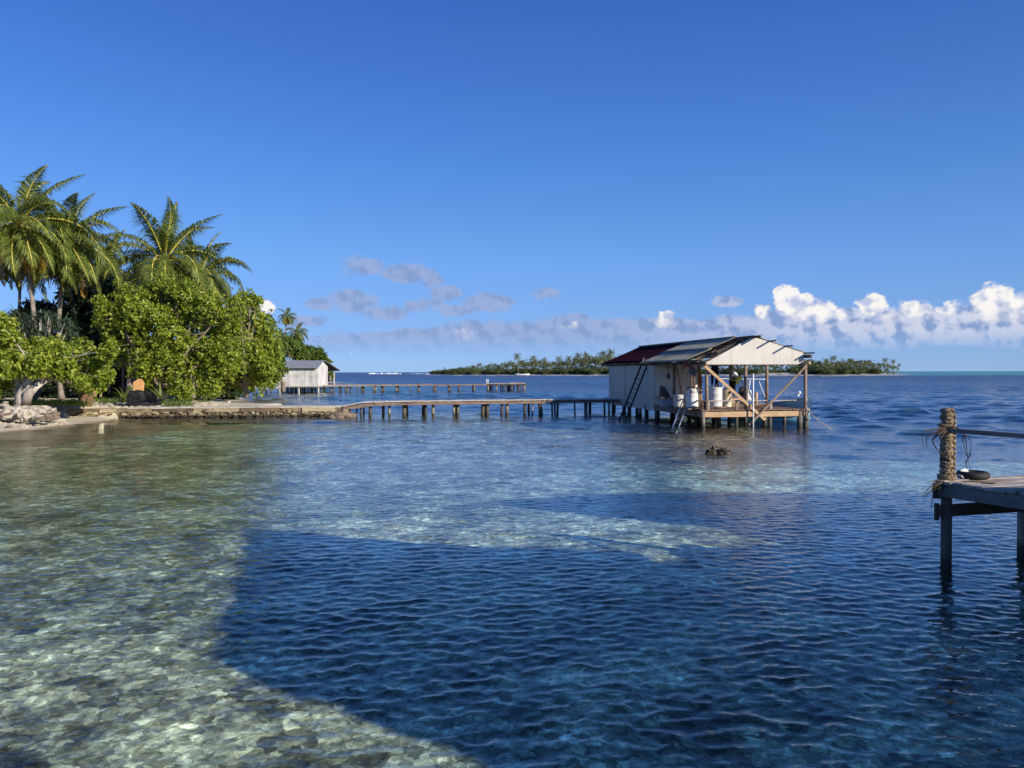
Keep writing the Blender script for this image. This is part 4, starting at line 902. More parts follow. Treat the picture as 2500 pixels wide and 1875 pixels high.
# closed room
seam = [RV, 7.95, 9.25, 10.6, 11.9, 12.9, 14.2, LV_]
mb = B()
for a, b in zip(seam, seam[1:]): mb.box(-.045+.004*math.sin(a*9), -.01, a+.006, b-.006, .56, 3.28)
mb.build('side_wall', M_wallg, bh)
vs_, _ = PU(1526, 930, -.05); mb = B(); mb.box(-.056, -.046, vs_-.02, vs_+.02, .57, 3.26); mb.box(-.056, -.046, RV+.0, RV+.03, .57, 3.26); mb.build('wall_seam', M_wd, bh)
mb = B(); mb.box(-.009, .05, RV+.01, LV_-.01, .6, 3.26); mb.build('wall_lining', M_wd, bh)
RW = PV(1706, 900, RV)[0]
mb = B(); mb.box(-.04, RW, RV-.03, RV, ZD, 3.25)
mb.build('room_front_wall', painted('cream_wall', (.74, .66, .54), (.66, .57, .45), (.45, .8)), bh)
mb = B(); mb.box(RW-.04, RW, RV+.01, LV_, ZD, 3.3); mb.box(0, RW, LV_-.04, LV_, ZD, 3.2); mb.build('room_back_walls', M_wallw, bh)
mb = B()
for z, x0, x1 in ((2.15, 1.0, 1.0),): mb.box(.75, .765, RV-.045, RV-.031, ZD, 3.2)
mb.build('wall_batten', M_wallw, bh)
# roof
RU, RZ = 2.68, 4.47; LE, LZ = -.28, 3.24; RE, RZ2 = UW+.20, 3.63
def sheet(name, u0, z0, u1, z1, v0, v1, mat, amp=.018, lam=.16, th=.012, overlap=None):
    nv = int((v1-v0)/lam*4)+1; vs = np.linspace(v0, v1, nv); us = np.linspace(0, 1, 7); V = []
    for q in us:
        for v in vs:
            z = z0+(z1-z0)*q+amp*math.cos(2*math.pi*v/lam)-.02*math.sin(math.pi*q)
            V.append(MBH @ Vector((u0+(u1-u0)*q, v, z)))
    n = nv; i = np.arange(6)[:, None]*n; j = np.arange(nv-1)[None]; a = (i+j).ravel(); Fq = np.stack([a, a+1, a+n+1, a+n], 1)
    o = link(name, mesh_np(name, np.array(V), Fq, [mat], smooth=True), bh); s = o.modifiers.new('thickness', 'SOLIDIFY'); s.thickness = th; s.offset = 0; return o
midu, midz = (RU+LE)/2, (RZ+LZ)/2
sheet('roof_sheet', LE, LZ+.10, midu+.1, midz+.135, 1.75, 8.55, M_roofg); sheet('roof_sheet', midu-.05, midz+.115, RU, RZ+.115, 1.95, 8.55, M_roofg)
sheet('roof_sheet', LE, LZ+.085, RU, RZ+.10, 8.5, 17.2, M_roofm); sheet('roof_sheet', RU, RZ+.11, RE, RZ2+.10, .02, 17.2, M_roofg)
mb = B(); mb.tube([(RU, 2.0, RZ+.14), (RU, 17.3, RZ+.14)], .05, 8); mb.build('ridge_cap', M_roofg, bh, smooth=True)
mb = B(); mb.beam((RU, -.72, RZ+.03), (RU, 17.0, RZ+.03), .07, .12); mb.build('ridge_beam', M_wd, bh)
mb = B(); mb.beam((LE+.18, -.65, LZ-.02), (LE+.18, 6.9, LZ-.02), .08, .15); mb.build('eave_beam', M_wd, bh)
mb = B(); mb.beam((LE+.16, -.25, LZ+.10), (LE+.16, 2.2, LZ+.10), .10, .06); mb.build('eave_purlin', M_wd, bh)
mb = B(); mb.beam((LE+.18, 6.95, LZ-.0), (LE+.18, 17.0, LZ-.0), .06, .08); mb.build('eave_beam', M_wd, bh)
mb = B()
for v in np.arange(7.4, 16.8, .62): mb.box(LE-.02, LE+.22, v, v+.09, LZ-.02, LZ+.06)
mb.build('rafter_tails', M_wd, bh)
sl = lambda q: (LE+(RU-LE)*q, LZ+(RZ-LZ)*q); sr = lambda q: (RU+(RE-RU)*q, RZ+(RZ2-RZ)*q)
for q, v0 in ((.36, -.08), (.62, .5), (.86, .3)):
    u, z = sl(q); mb = B(); mb.beam((u, v0, z+.03), (u, 8.5, z+.03), .05, .09); mb.build('purlin', M_wd, bh)
for q in (.28, .58, .985):
    u, z = sr(q); mb = B(); mb.beam((u, -.72, z+.065), (u, 16.8, z+.065), .05, .07); mb.build('purlin', M_wd, bh)
for v in (1.0, 2.2, 4.4, 6.5):
    mb = B(); mb.beam((LE, v, LZ), (RU, v, RZ-.03), .05, .10); mb.beam((RU, v, RZ-.03), (RE, v, RZ2-.01), .05, .10); mb.build('rafter', M_wd if v > 1.5 else M_wm, bh)
mb = B(); mb.beam((LE+.1, .55, LZ+.05), (RU, .55, RZ), .05, .09); mb.build('rafter', M_wd, bh)
u, z = sr(.93); mb = B(); mb.beam((u+.15, -.45, z-.14), (u+.15, 3, z-.14), .10, .16); mb.build('end_beam', M_wd, bh)
mb = B(); mb.beam((UW-.02, -.62, 3.22), (UW-.02, 3.5, 3.22), .10, .13); mb.build('end_beam', M_wl, bh)
# gable panels
def plate(name, pts, v, th, mat):
    mb = B(); n = len(pts); mb.add([(a, v-th, b) for a, b in pts]+[(a, v, b) for a, b in pts], [tuple(range(n)), tuple(range(2*n-1, n-1, -1))]+[(i, i+n, (i+1) % n+n, (i+1) % n) for i in range(n)])
    return mb.build(name, mat, bh)
g = lambda px, py, v=-.05: PV(px, py, v)
gp = [g(1718, 891), g(1755, 891), g(1755, 874), g(1718, 889)]
def gz(u): return (RZ+.03+(RZ2-RZ)*(u-RU)/(RE-RU)) if u > RU-.05 else (3.16+(RZ+.03-3.16)*(u-.02)/(RU-.07-.02))
us_ = [.02, .78, 1.50, RU-.05, 4.05, UW-.03]; zb = [3.15]*6
for i in range(5):
    a, b = us_[i]+.003, us_[i+1]-.003
    top = [(b, gz(b)), (a, max(gz(a), 3.16))]
    plate('gable_panel', [(a, 3.15), (b, 3.15)]+top, -.05+(.003 if i % 2 else 0), .012, M_wallw)
mb = B(); mb.box(.0, UW, -.048, .0, 3.11, 3.146); mb.build('gable_sill', M_wd, bh)
mb = B(); mb.beam((0.0, -.02, 3.2), (RU, -.02, RZ-.04), .045, .09); mb.beam((RU, -.02, RZ-.04), (UW, -.02, RZ2-.02), .045, .09); mb.build('gable_rafter', M_wd, bh)
plate('soffit_board', [(.35, 3.30), (.55, 3.30), (RU, RZ-.14), (RU, RZ+.0)], .62, .02, M_wallw); plate('soffit_board', [(.0, 3.22), (.10, 3.18), (1.9, 3.98), (1.8, 4.03)], 1.25, .02, M_wallw)
# far gable seen through the porch
plate('back_gable_panel', [(RW+.05, 3.08), (3.6, 3.08), (4.3, 3.2), (4.6, 3.75), (RW+.05, 4.4)], LV_-.2, .02, M_wallw)
plate('white_ceiling_board', [(.9, 3.10), (RU+.8, 3.10), (RU+1.3, 3.24), (.9, 3.26)], 4.2, .02, M_wallw)
mb = B(); mb.box(.0, UW, 3.28, 3.36, 3.20, 3.34); mb.build('tie_beam', M_wm, bh); mb = B(); mb.box(.0, UW, 6.68, 6.76, 3.20, 3.34); mb.build('tie_beam', M_wm, bh)
# posts
def post(px, v, zt, r, mat, sq=False, z0=ZD, lean=0.0):
    u, _ = PV(px, 950, v); mb = B()
    if sq: mb.box(u-r, u+r, v-r, v+r, z0, zt)
    else: mb.tube([(u, v, z0), (u+lean*.5, v, (z0+zt)/2), (u+lean, v, zt)], r, 9, wob=.03)
    mb.build('post', mat, bh, smooth=not sq)
post(1725, .06, 3.12, .085, M_wm, z0=.57); post(1820, .06, 3.12, .085, M_wm, z0=.57); post(1872, 4.6, 3.2, .085, M_wm); post(1966, .12, 3.14, .085, M_wm, z0=.0)
post(1750, 3.0, 3.2, .10, M_wm); post(1784, 3.4, 3.2, .085, M_wl); post(1646, 5.2, 3.2, .085, M_wm); post(1707, 5.9, 3.2, .10, M_wl); post(1712, 5.6, 1.9, .05, M_wl)
mb = B(); u0, z0 = PV(1652, 893, 5.6); u1, z1 = PV(1664, 965, 5.6); mb.beam((u0, 5.6, z0), (u1, 5.6, z1), .09, .05, (0, 1, 0)); mb.build('wall_brace', M_wl, bh)
# diagonal braces across the front
u0, z0 = PV(1721, 894, -.13); u1, z1 = PV(1868, 1025, -.13); mb = B(); mb.beam((u0, -.13, z0), (u1, -.13, z1), .04, .14, (0, 0, 1)); mb.build('diagonal_brace', M_wl, bh)
u0, z0 = PV(1967, 895, -.19); u1, z1 = PV(1829, 1038, -.19); mb = B(); mb.beam((u0, -.19, z0), (u1, -.19, z1), .04, .10, (0, 0, 1)); mb.build('diagonal_brace', M_wm, bh)
# low bench rails with short posts
mb = B(); mb.box(.15, UW-.35, .02, .12, 1.33, 1.38); mb.build('bench_rail', M_wg, bh, bevel=.006)
mb = B(); mb.box(-.02, .10, .15, RV-.05, 1.33, 1.38); mb.build('bench_rail', M_wm, bh, bevel=.006)
for px, w, mt_ in ((1798, .05, M_wm), (1882, .05, M_wg)):
    u, _ = PV(px, 990, .07); mb = B(); mb.box(u-w, u+w, .03, .10, ZD, 1.33); mb.build('rail_post', mt_, bh)
mb = B(); mb.box(.02, .34, .08, .2, .62, 1.36); mb.build('rail_post', M_wd, bh)
mb = B(); mb.box(.36, .42, .06, .14, ZD, 1.33); mb.build('rail_post', M_wg, bh)
for v, mt_ in ((2.0, M_wl), (4.2, M_wd)):
    mb = B(); mb.box(0, .07, v-.22, v+.08, ZD, 1.33); mb.build('rail_post', mt_, bh)

# ------------------------------------------------------------------ things in and around the boathouse
def ladder(name, label, f0, t0, w, nr, mat, rail=.03, group='ladders at the boathouse', yaw=None):
    f0 = Vector(f0); t0 = Vector(t0); root = thing(name, label, 'ladder', f0, 0, group); d = (t0-f0).normalized()
    sdv = Vector(yaw) if yaw else d.cross(Vector((0, 1, 0))).normalized(); sdv = (sdv-d*sdv.dot(d)).normalized()*w/2
    for s in (-1, 1):
        mb = MB(); mb.beam(f0+sdv*s, t0+sdv*s, rail, rail*2.2); mb.build('side_rail', mat, root, bevel=.003)
    L = (t0-f0).length
    for i in range(nr):
        p = f0+d*(L*(i+.6)/nr); mb = MB(); mb.tube([p-sdv, p+sdv], rail*.45, 6); mb.build('rung', mat, root)
    return root
f0 = G0(1515, 1027, -.05); f0.z = -.3; t0 = LW(LE-.1, 8.0, 3.62)
tpx = W(1579, 876, 44.9)
ladder('ladder', 'long black ladder leaning from the water to the roof edge of the boathouse', f0, tpx, .34, 14, M_black, .045, yaw=(1, .15, 0))
v_, z_ = PU(1681, 962, -.12)
ladder('ladder', 'short bright aluminium ladder hanging from the boathouse deck into the water', G0(1645, 1043)+Vector((0, 0, -.25)), LW(-.12, v_, z_), .30, 7, M_alu, .028, yaw=(1, .2, 0))
for nm, lab, px0, py0, px1, py1, v, r in (('metal_pole', 'upright white metal pole standing in the water before the boathouse', 1839, 912, 1839, 1053, -.28, .035),):
    u0, z0 = PV(px0, py0, v); u1, z1 = PV(px1, py1, v); mb = B(); mb.tube([(u1, v, -.9), (u0, v, z0)], r, 8); mb.build(nm, M_white, label=lab, cat='pole', smooth=True)
# drums
def drum(px, v, zb, h, r, label, mat, mark=False):
    u, _ = PV(px, 970, v); p = LW(u, v, zb); root = thing('steel_drum', label, 'drum', p, 0, 'drums on the boathouse deck')
    mb = MB(); e = .012
    mb.lathe([(r*.96, 0), (r, .012), (r, h*.02+.012), (r*.985, h*.05), (r*.985, h*.31), (r*1.015, h*.33), (r*.985, h*.35), (r*.985, h*.63), (r*1.015, h*.65), (r*.985, h*.67), (r*.985, h*.95), (r, h*.97), (r, h*.995), (r*.95, h)], p, 28)
    mb.build('shell', mat, root, smooth=True)
    mb = MB(); mb.lathe([(r*.94, h-.02), (r*.94, h+.004), (r*.2, h+.006)], p, 24); mb.build('lid', mat, root)
    if mark:
        a = math.radians(-110); c = p+Vector((math.cos(a)*(r+.004), math.sin(a)*(r+.004), h*.82)); s = Vector((-math.sin(a), math.cos(a), 0)); q = .075; n = Vector((math.cos(a), math.sin(a), 0))*.012
        mb = MB(); P4 = [c-Vector((0, 0, q)), c+s*q, c+Vector((0, 0, q)), c-s*q]; mb.add([x+n*.2 for x in P4]+[x-n for x in P4], [(0, 1, 2, 3), (7, 6, 5, 4), (0, 4, 5, 1), (1, 5, 6, 2), (2, 6, 7, 3), (3, 7, 4, 0)]); mb.build('red_diamond_label', pbr('red_label', (.55, .04, .05), None, rough=.5), root)
        mb = MB(); c2 = c+s*.19
        for dx, dz, w, hh in ((-.05, 0, .012, .05), (-.03, -.04, .03, .012), (.04, -.04, .05, .012), (.06, .02, .012, .05)): mb.add([c2+s*(dx-w)+Vector((0, 0, dz-hh))+n*.4, c2+s*(dx+w)+Vector((0, 0, dz-hh))+n*.4, c2+s*(dx+w)+Vector((0, 0, dz+hh))+n*.4, c2+s*(dx-w)+Vector((0, 0, dz+hh))+n*.4], [(0, 1, 2, 3)])
        mb.build('label_marks', pbr('grey_print', (.3, .3, .3), None), root)
    return u
M_dr1 = painted('drum_white', (.70, .68, .64), (.50, .46, .40), (.5, .8), (2, 2, 2), .5)
M_dr2 = painted('drum_grey_white', (.62, .61, .58), (.42, .40, .37), (.5, .75), (4, 4, .6), .5)
M_dr3 = painted('drum_stained', (.66, .60, .46), (.30, .21, .09), (.45, .62), (2.5, 2.5, 1.5), .6)
ud1 = drum(1690, .95, 1.02, .93, .30, 'white drum with a red diamond label, nearest the short ladder', M_dr1, True)
ud2 = drum(1747, 1.9, 1.0, .98, .34, 'clean grey and white drum in the middle of the row', M_dr2)
ud3 = drum(1774, 2.5, ZD+.02, .98, .26, 'rust stained cream drum at the right of the row', M_dr3)
for i, (u, v, w, d_, h, lab) in enumerate([(ud1, .95, .42, .5, .05, 'timber offcut under the labelled drum'), (ud2, 1.9, .4, .4, .07, 'timber pallet board under the middle drum')]):
    mb = B(); mb.box(u-w, u+w, v-d_, v+d_, ZD+.005, ZD+.005+h); mb.box(u-w*.8, u+w*.5, v-d_*.6, v+d_*.5, ZD+.006+h, 1.0); mb.build('timber_offcut', M_wm, label=lab, cat='timber')
mb = B(); mb.box(ud1-.62, ud1+.42, .72, 1.15, 1.965, 2.005); mb.build('plank', M_wd, label='dark plank lying across the top of the labelled drum', cat='plank')
# white tub, pile of boards, shovel, seat, slanted board
u, _ = PV(1656, 985, 3.0); p = LW(u, 3.0, ZD); mb = MB(); mb.lathe([(.20, 0), (.26, .1), (.27, .62), (.29, .63), (.27, .66), (.15, .66)], p, 20); mb.build('plastic_tub', M_dr1, label='off-white plastic tub standing behind the short ladder', cat='tub', smooth=True)
rr = random.Random(12)
for i in range(13):
    u = rr.uniform(.9, 4.6); v = rr.uniform(.5, 4.5); L = rr.uniform(.5, 1.7); a = rr.uniform(-.5, .5)+(1.5 if i % 3 == 0 else 0); z = ZD+.03+.03*(i % 3)
    mb = B(); mb.beam((u-L/2*math.cos(a), v-L/2*math.sin(a), z), (u+L/2*math.cos(a), v+L/2*math.sin(a), z+rr.uniform(0, .05)), rr.uniform(.08, .16), .03)
    mb.build('timber_offcut', [M_wl, M_wm, M_wd, M_wg][i % 4], label='%s board lying on the %s %s part of the red brown deck' % (['light', 'brown', 'dark', 'grey'][i % 4]+(' short' if L < 1.1 else ' long'), 'front' if v < 2.5 else 'back', 'left' if u < 2.2 else ('middle' if u < 3.4 else 'right')), cat='timber', group='loose boards on the deck')
for i in range(5):
    mb = B(); u, _ = PV(1788, 980, 2.6); z = ZD+.02+i*.085; mb.box(u-.55+.04*math.sin(i*3), u+.55+.05*math.sin(i*5), 2.9, 3.25, z, z+.08); mb.build('timber_stack', [M_wl, M_wm][i % 2], label='sawn board in the stack under the crouching worker', cat='timber', group='stacked sawn boards', bevel=.004)
sv = thing('shovel', 'dark shovel hanging blade down under the eave beam', 'shovel', LW(*PV(1632, 895, 4.4)[:1], 4.4, 3.1)); u0, z0 = PV(1632, 893, 4.4); u1, z1 = PV(1632, 912, 4.4); u2, z2 = PV(1632, 924, 4.4)
mb = B(); mb.tube([(u0, 4.4, z0+.1), (u1, 4.4, z1)], .022, 7); mb.build('handle', M_wd, sv)
mb = B(); mb.add([(u1-.06, 4.39, z1), (u1+.06, 4.39, z1), (u1+.10, 4.37, z1-.10), (u1+.08, 4.36, z2-.02), (u1-.08, 4.36, z2-.02), (u1-.10, 4.37, z1-.10)]+[(u1-.06, 4.41, z1), (u1+.06, 4.41, z1), (u1+.10, 4.39, z1-.10), (u1+.08, 4.38, z2-.02), (u1-.08, 4.38, z2-.02), (u1-.10, 4.39, z1-.10)], [(5, 4, 3, 2, 1, 0), (6, 7, 8, 9, 10, 11)]+[(i, (i+1) % 6, (i+1) % 6+6, i+6) for i in range(6)]); mb.build('blade', M_black, sv)
pb = B(); q = [PV(*p, 4.8) for p in ((1613, 975), (1614, 942), (1622, 944), (1626, 948), (1640, 974))]
pb.add([(a, 4.8, b) for a, b in q]+[(a, 5.05, b) for a, b in q], [(0, 4, 3, 2, 1), (5, 6, 7, 8, 9)]+[(i, (i+1) % 5, (i+1) % 5+5, i+5) for i in range(5)]); pb.build('black_panel', M_black, label='black slanted panel stored against the end of the side wall', cat='panel')
ps = thing('garden_chair', 'white moulded lattice chair against the cream wall', 'chair', LW(PV(1640, 965, 6.2)[0], 6.2, ZD)); uc = PV(1643, 960, 6.2)[0]
for i in range(5):
    mb = B(); mb.beam((uc-.22+i*.11, 6.4, 1.35), (uc-.18+i*.09, 6.5, 1.85), .03, .02); mb.build('back_slat', M_white, ps)
mb = B(); mb.tube([(uc-.28, 6.35, 1.3), (uc-.22, 6.5, 1.82), (uc, 6.52, 1.92), (uc+.22, 6.5, 1.82), (uc+.28, 6.35, 1.3)], .025, 7); mb.build('backrest', M_white, ps, smooth=True)
mb = B(); mb.box(uc-.26, uc+.26, 5.95, 6.4, 1.32, 1.36); mb.build('seat', M_white, ps, bevel=.01)
for a in (-.22, .22):
    for b in (6.0, 6.35): mb = B(); mb.beam((uc+a, b, ZD), (uc+a, b, 1.32), .04, .04); mb.build('leg', M_white, ps)
bx = B(); u, _ = PV(1622, 990, 3.9); bx.box(u-.2, u+.5, 3.6, 4.1, ZD+.01, 1.28); bx.build('storage_box', pbr('blue_grey_box', (.22, .25, .29), (.30, .33, .36), 2, .6), label='blue grey box on the deck beside the end of the side wall', cat='box', bevel=.015)
# mooring post and rope
u, _ = PV(1846, 970, 4.6); mb = B(); mb.tube([(u, 4.6, ZD), (u, 4.6, 1.62)], .09, 9); mb.build('mooring_post', M_wl, label='short round mooring post at the back edge of the deck', cat='post', smooth=True)
for i, (a, b) in enumerate([((1846, 972), (1830, 980)), ((1846, 972), (1858, 984)), ((1790, 982), (1838, 976))]):
    ua, za = PV(*a, 4.5); ub, zb_ = PV(*b, 4.2 if i < 2 else 3.5); mb = B(); mb.tube([(ua, 4.5, za), ((ua+ub)/2, 4.4, (za+zb_)/2-.06), (ub, 4.2 if i < 2 else 3.5, zb_)], .016, 6)
    mb.build('rope', M_rope, label=['white rope from the short mooring post to the left', 'white rope from the short mooring post to the boat', 'pale rope lying along the deck'][i], cat='rope')
a = LW(PV(1970, 1000, .1)[0], .1, PV(1970, 1000, .1)[1]); b = G0(2031, 1046); m_ = (a+b)/2-Vector((0, 0, .12))
mb = MB(); mb.tube([a, a*.7+b*.3-Vector((0, 0, .10)), m_, a*.25+b*.75-Vector((0, 0, .07)), b-Vector((0, 0, .05))], .022, 6); mb.build('mooring_rope', M_rope, label='pale mooring rope running from the right corner post down into the sea', cat='rope', smooth=True)
# coils and nets hanging at the corner post
mb = MB(); c = a+Vector((.02, -.12, -.05))
for i in range(5):
    mb.tube([c+Vector((.12*math.cos(t_*.7), .02*i-.03, -.18+.22*math.sin(t_*.7)*(1+.12*i))) for t_ in range(10)], .014, 5)
mb.build('rope_coil', M_rope, label='coil of old rope tied to the right corner post', cat='rope')
# ------------------------------------------------------------------ people
def skin_obj(name, verts, edges, rad, mat, parent, sub=2):
    me = bpy.data.meshes.new(name); me.from_pydata([tuple(v) for v in verts], edges, []); me.materials.append(mat)
    o = link(name, me, parent); s = o.modifiers.new('skin', 'SKIN'); s.use_smooth_shade = True
    for i, r in enumerate(rad): me.skin_vertices[0].data[i].radius = (r, r) if not hasattr(r, '__len__') else r
    me.skin_vertices[0].data[0].use_root = True
    b = o.modifiers.new('smooth', 'SUBSURF'); b.levels = sub; b.render_levels = sub
    return o
M_skin = pbr('brown_skin', (.16, .085, .05), (.20, .11, .065), 3, .55, .35, .05)
def cloth(name, c, c2=None): return pbr(name, c, c2 or tuple(x*.7 for x in c), 5, .9, .1, .3)
def person(name, label, foot, yaw, shirt, legs, top_sleeve=True, shorts=False, hgt=1.70, lean=0.0, armL=None, armR=None, stance=.13, step=0.0, group='people at the boathouse', hair=(.015, .012, .01), dress=False):
    """one continuous skinned body; joints in metres, x = right, y = forward"""
    root = thing(name, label, 'person', foot, 0, group); S = hgt/1.70
    Mx = Matrix.Translation(foot) @ Matrix.Rotation(yaw, 4, 'Z') @ Matrix.Scale(S, 4)
    fx = lean
    J = {'pel': (0, 0, .93), 'bel': (0, .02+fx*.10, 1.08), 'che': (0, .02+fx*.32, 1.27), 'nck': (0, .02+fx*.50, 1.44), 'hd0': (0, .04+fx*.58, 1.52), 'hd1': (0, .05+fx*.64, 1.60), 'hd2': (0, .04+fx*.66, 1.665)}
    if lean > .6: J['che'] = (0, fx*.34, 1.16); J['nck'] = (0, fx*.50, 1.25); J['hd0'] = (0, fx*.60, 1.26); J['hd1'] = (0, fx*.68, 1.25); J['hd2'] = (0, fx*.73, 1.24)
    for s, k in ((-1, 'L'), (1, 'R')):
        J['hip'+k] = (s*.09, 0, .88); J['kne'+k] = (s*stance*.9, .03+step*s*.5, .50); J['ank'+k] = (s*stance, -.01+step*s, .09); J['hee'+k] = (s*stance, -.03+step*s, .035); J['toe'+k] = (s*(stance+.02), .17+step*s, .025)
        c = J['che']; J['sho'+k] = (s*.185, c[1]+.01, c[2]+.11)
        a = armL if k == 'L' else armR
        if a is None: a = ((s*.24, c[1]+.0, c[2]-.17), (s*.25, c[1]+.09, c[2]-.41))
        J['elb'+k] = a[0]; J['wri'+k] = a[1]
    V = []; Rr = []; idx = {}
    def ad(k, p, r): idx[k] = len(V); V.append(Mx @ Vector(p)); Rr.append((r[0]*S, r[1]*S) if hasattr(r, '__len__') else r*S); return idx[k]
    E = []
    R0 = dict(pel=(.145, .10), bel=(.125, .095), che=(.15, .105), nck=.055, hd0=.065, hd1=.088, hd2=.065, hip=.085, kne=.055, ank=.038, hee=.042, toe=.030, sho=.055, elb=.040, wri=.028)
    for k in ('pel', 'bel', 'che', 'nck', 'hd0', 'hd1', 'hd2'): ad(k, J[k], R0[k])
    E += [(0, 1), (1, 2), (2, 3), (3, 4), (4, 5), (5, 6)]
    for k in 'LR':
        for j in ('hip', 'kne', 'ank', 'hee', 'toe', 'sho', 'elb', 'wri'): ad(j+k, J[j+k], R0[j])
        E += [(idx['pel'], idx['hip'+k]), (idx['hip'+k], idx['kne'+k]), (idx['kne'+k], idx['ank'+k]), (idx['ank'+k], idx['hee'+k]), (idx['hee'+k], idx['toe'+k]), (idx['che'], idx['sho'+k]), (idx['sho'+k], idx['elb'+k]), (idx['elb'+k], idx['wri'+k])]
        w = Vector(J['wri'+k]); d = (w-Vector(J['elb'+k])).normalized(); sd = d.cross(Vector((0, 1, .01))).normalized()
        pm = ad('plm'+k, w+d*.05, (.036, .018)); E.append((idx['wri'+k], pm)); k2 = ad('pl2'+k, w+d*.085, (.038, .016)); E.append((pm, k2))
        for q in range(4):
            o_ = sd*(q-1.5)*.019; L = (.065, .08, .075, .055)[q]
            a1 = ad('f%d%s' % (q, k), w+d*.10+o_, .0095); a2 = ad('g%d%s' % (q, k), w+d*(.10+L*.55)+o_+Vector((0, .008, 0)), .009); a3 = ad('h%d%s' % (q, k), w+d*(.10+L*.9)+o_+Vector((0, .022, 0)), .0075)
            E += [(k2, a1), (a1, a2), (a2, a3)]
        th_ = ad('t'+k, w+d*.04+sd*.045+Vector((0, .012, 0)), .011); t2_ = ad('u'+k, w+d*.075+sd*.058+Vector((0, .025, 0)), .009); E += [(pm, th_), (th_, t2_)]
    skin_obj('body', V, E, Rr, M_skin, root)
    P = lambda k: Mx @ Vector(J[k])
    # shirt
    v = [P('bel'), P('che'), P('nck')+(P('che')-P('nck'))*.35, P('pel')]; rr_ = [(.145*S, .115*S), (.168*S, .122*S), (.10*S, .08*S), (.152*S, .115*S)]; e = [(0, 1), (1, 2), (0, 3)]
    for k in 'LR':
        b0 = len(v); sh_, el_ = P('sho'+k), P('elb'+k); v += [sh_, sh_+(el_-sh_)*.75]; rr_ += [.066*S, .060*S]; e += [(1, b0), (b0, b0+1)]
    skin_obj('shirt', v, e, rr_, shirt, root)
    v = [P('pel')]; rr_ = [(.155*S, .115*S)]; e = []
    for k in 'LR':
        h, kn, an = P('hip'+k), P('kne'+k), P('ank'+k); b0 = len(v)
        if shorts: v += [h, h+(kn-h)*.5, h+(kn-h)*.95]; rr_ += [.102*S, .095*S, .088*S]; e += [(0, b0), (b0, b0+1), (b0+1, b0+2)]
        else: v += [h, kn, kn+(an-kn)*.9]; rr_ += [.10*S, .075*S, .062*S]; e += [(0, b0), (b0, b0+1), (b0+1, b0+2)]
    skin_obj('shorts' if shorts else 'trousers', v, e, rr_, legs, root)
    h1, h2 = P('hd1'), P('hd2'); up = (h2-h1).normalized()
    fw = (Mx.to_3x3() @ Vector((0, 1, 0))).normalized(); rt = (Mx.to_3x3() @ Vector((1, 0, 0))).normalized()
    skin_obj('hair', [h1-fw*.02*S+up*.02*S, h2-fw*.012*S+up*.012*S], [(0, 1)], [(.093*S, .095*S), (.075*S, .075*S)], pbr('black_hair', hair, None, rough=.7), root, 2)
    mb = MB()
    for s in (-1, 1): c = h1+fw*.086*S+rt*s*.032*S+up*.01*S; mb.lathe([(.002, -.010*S), (.010*S, 0), (.002, .010*S)], c, 8)
    mb.build('eyes', pbr('eye_dark', (.02, .015, .012), None, rough=.3), root)
    mb = MB(); c = h1+fw*.088*S-up*.015*S; mb.tube([c+up*.025*S, c+fw*.018*S-up*.01*S, c-up*.018*S], [.006*S, .013*S, .006*S], 6); mb.build('nose', M_skin, root, smooth=True)
    mb = MB(); c = h1+fw*.082*S-up*.050*S; mb.tube([c-rt*.022*S, c+fw*.006*S, c+rt*.022*S], [.003*S, .007*S, .003*S], 6); mb.build('mouth', pbr('lip', (.17, .06, .05), None), root, smooth=True)
    mb = MB()
    for s in (-1, 1): c = h1+rt*s*.088*S-up*.005*S; mb.tube([c-up*.025*S, c+rt*s*.012*S, c+up*.025*S], [.006*S, .012*S, .006*S], 6)
    mb.build('ears', M_skin, root, smooth=True)
    return root
def at_u(px, v, z, y=970): return LW(PV(px, y, v)[0], v, z)
Y_ = TH
person('person', 'worker in red shirt and grey shorts standing on the labelled drum, bent under the eave', at_u(1692, .98, 2.006), Y_+.5, cloth('red_shirt', (.40, .05, .05)), cloth('grey_shorts', (.16, .17, .17)), shorts=True, hgt=1.60, lean=.7,
       armL=((-.20, .52, 1.02), (-.12, .60, .86)), armR=((.24, .34, .98), (.16, .44, .80)), stance=.12)
person('person', 'worker in dark clothes standing on the middle drum, head hidden by the gable', at_u(1744, 1.9, 1.99), Y_-.3, cloth('dark_shirt', (.02, .022, .03)), cloth('black_trousers', (.012, .012, .015)), hgt=1.74,
       armL=((-.28, .0, 1.15), (-.30, .10, .92)), armR=((.28, .16, 1.22), (.24, .36, 1.34)), stance=.11)
person('person', 'bending worker in a yellow green shirt and dark trousers on the board stack', at_u(1789, 3.05, 1.365), Y_-1.25, cloth('yellow_green_shirt', (.52, .62, .06)), cloth('dark_trousers', (.02, .018, .02)), hgt=1.62, lean=.75,
       armL=((-.22, .46, .98), (-.16, .56, .78)), armR=((.24, .44, .96), (.16, .58, .76)), stance=.12)
bg = thing('float_bundle', 'white net bag with two yellow floats hanging beside the bending worker', 'float', at_u(1803, 2.2, 2.3)); c = LW(PV(1800, 920, 2.2)[0], 2.2, PV(1800, 915, 2.2)[1])
o = link('net_bag', rock_mesh('net_bag', 1.0, 5, [M_white], 3, (.10, .10, .22), .25, 1.5), bg); 
for v in o.data.vertices: v.co = Matrix.Rotation(-.5, 3, 'Y') @ v.co+c+Vector((-.12, 0, .08))
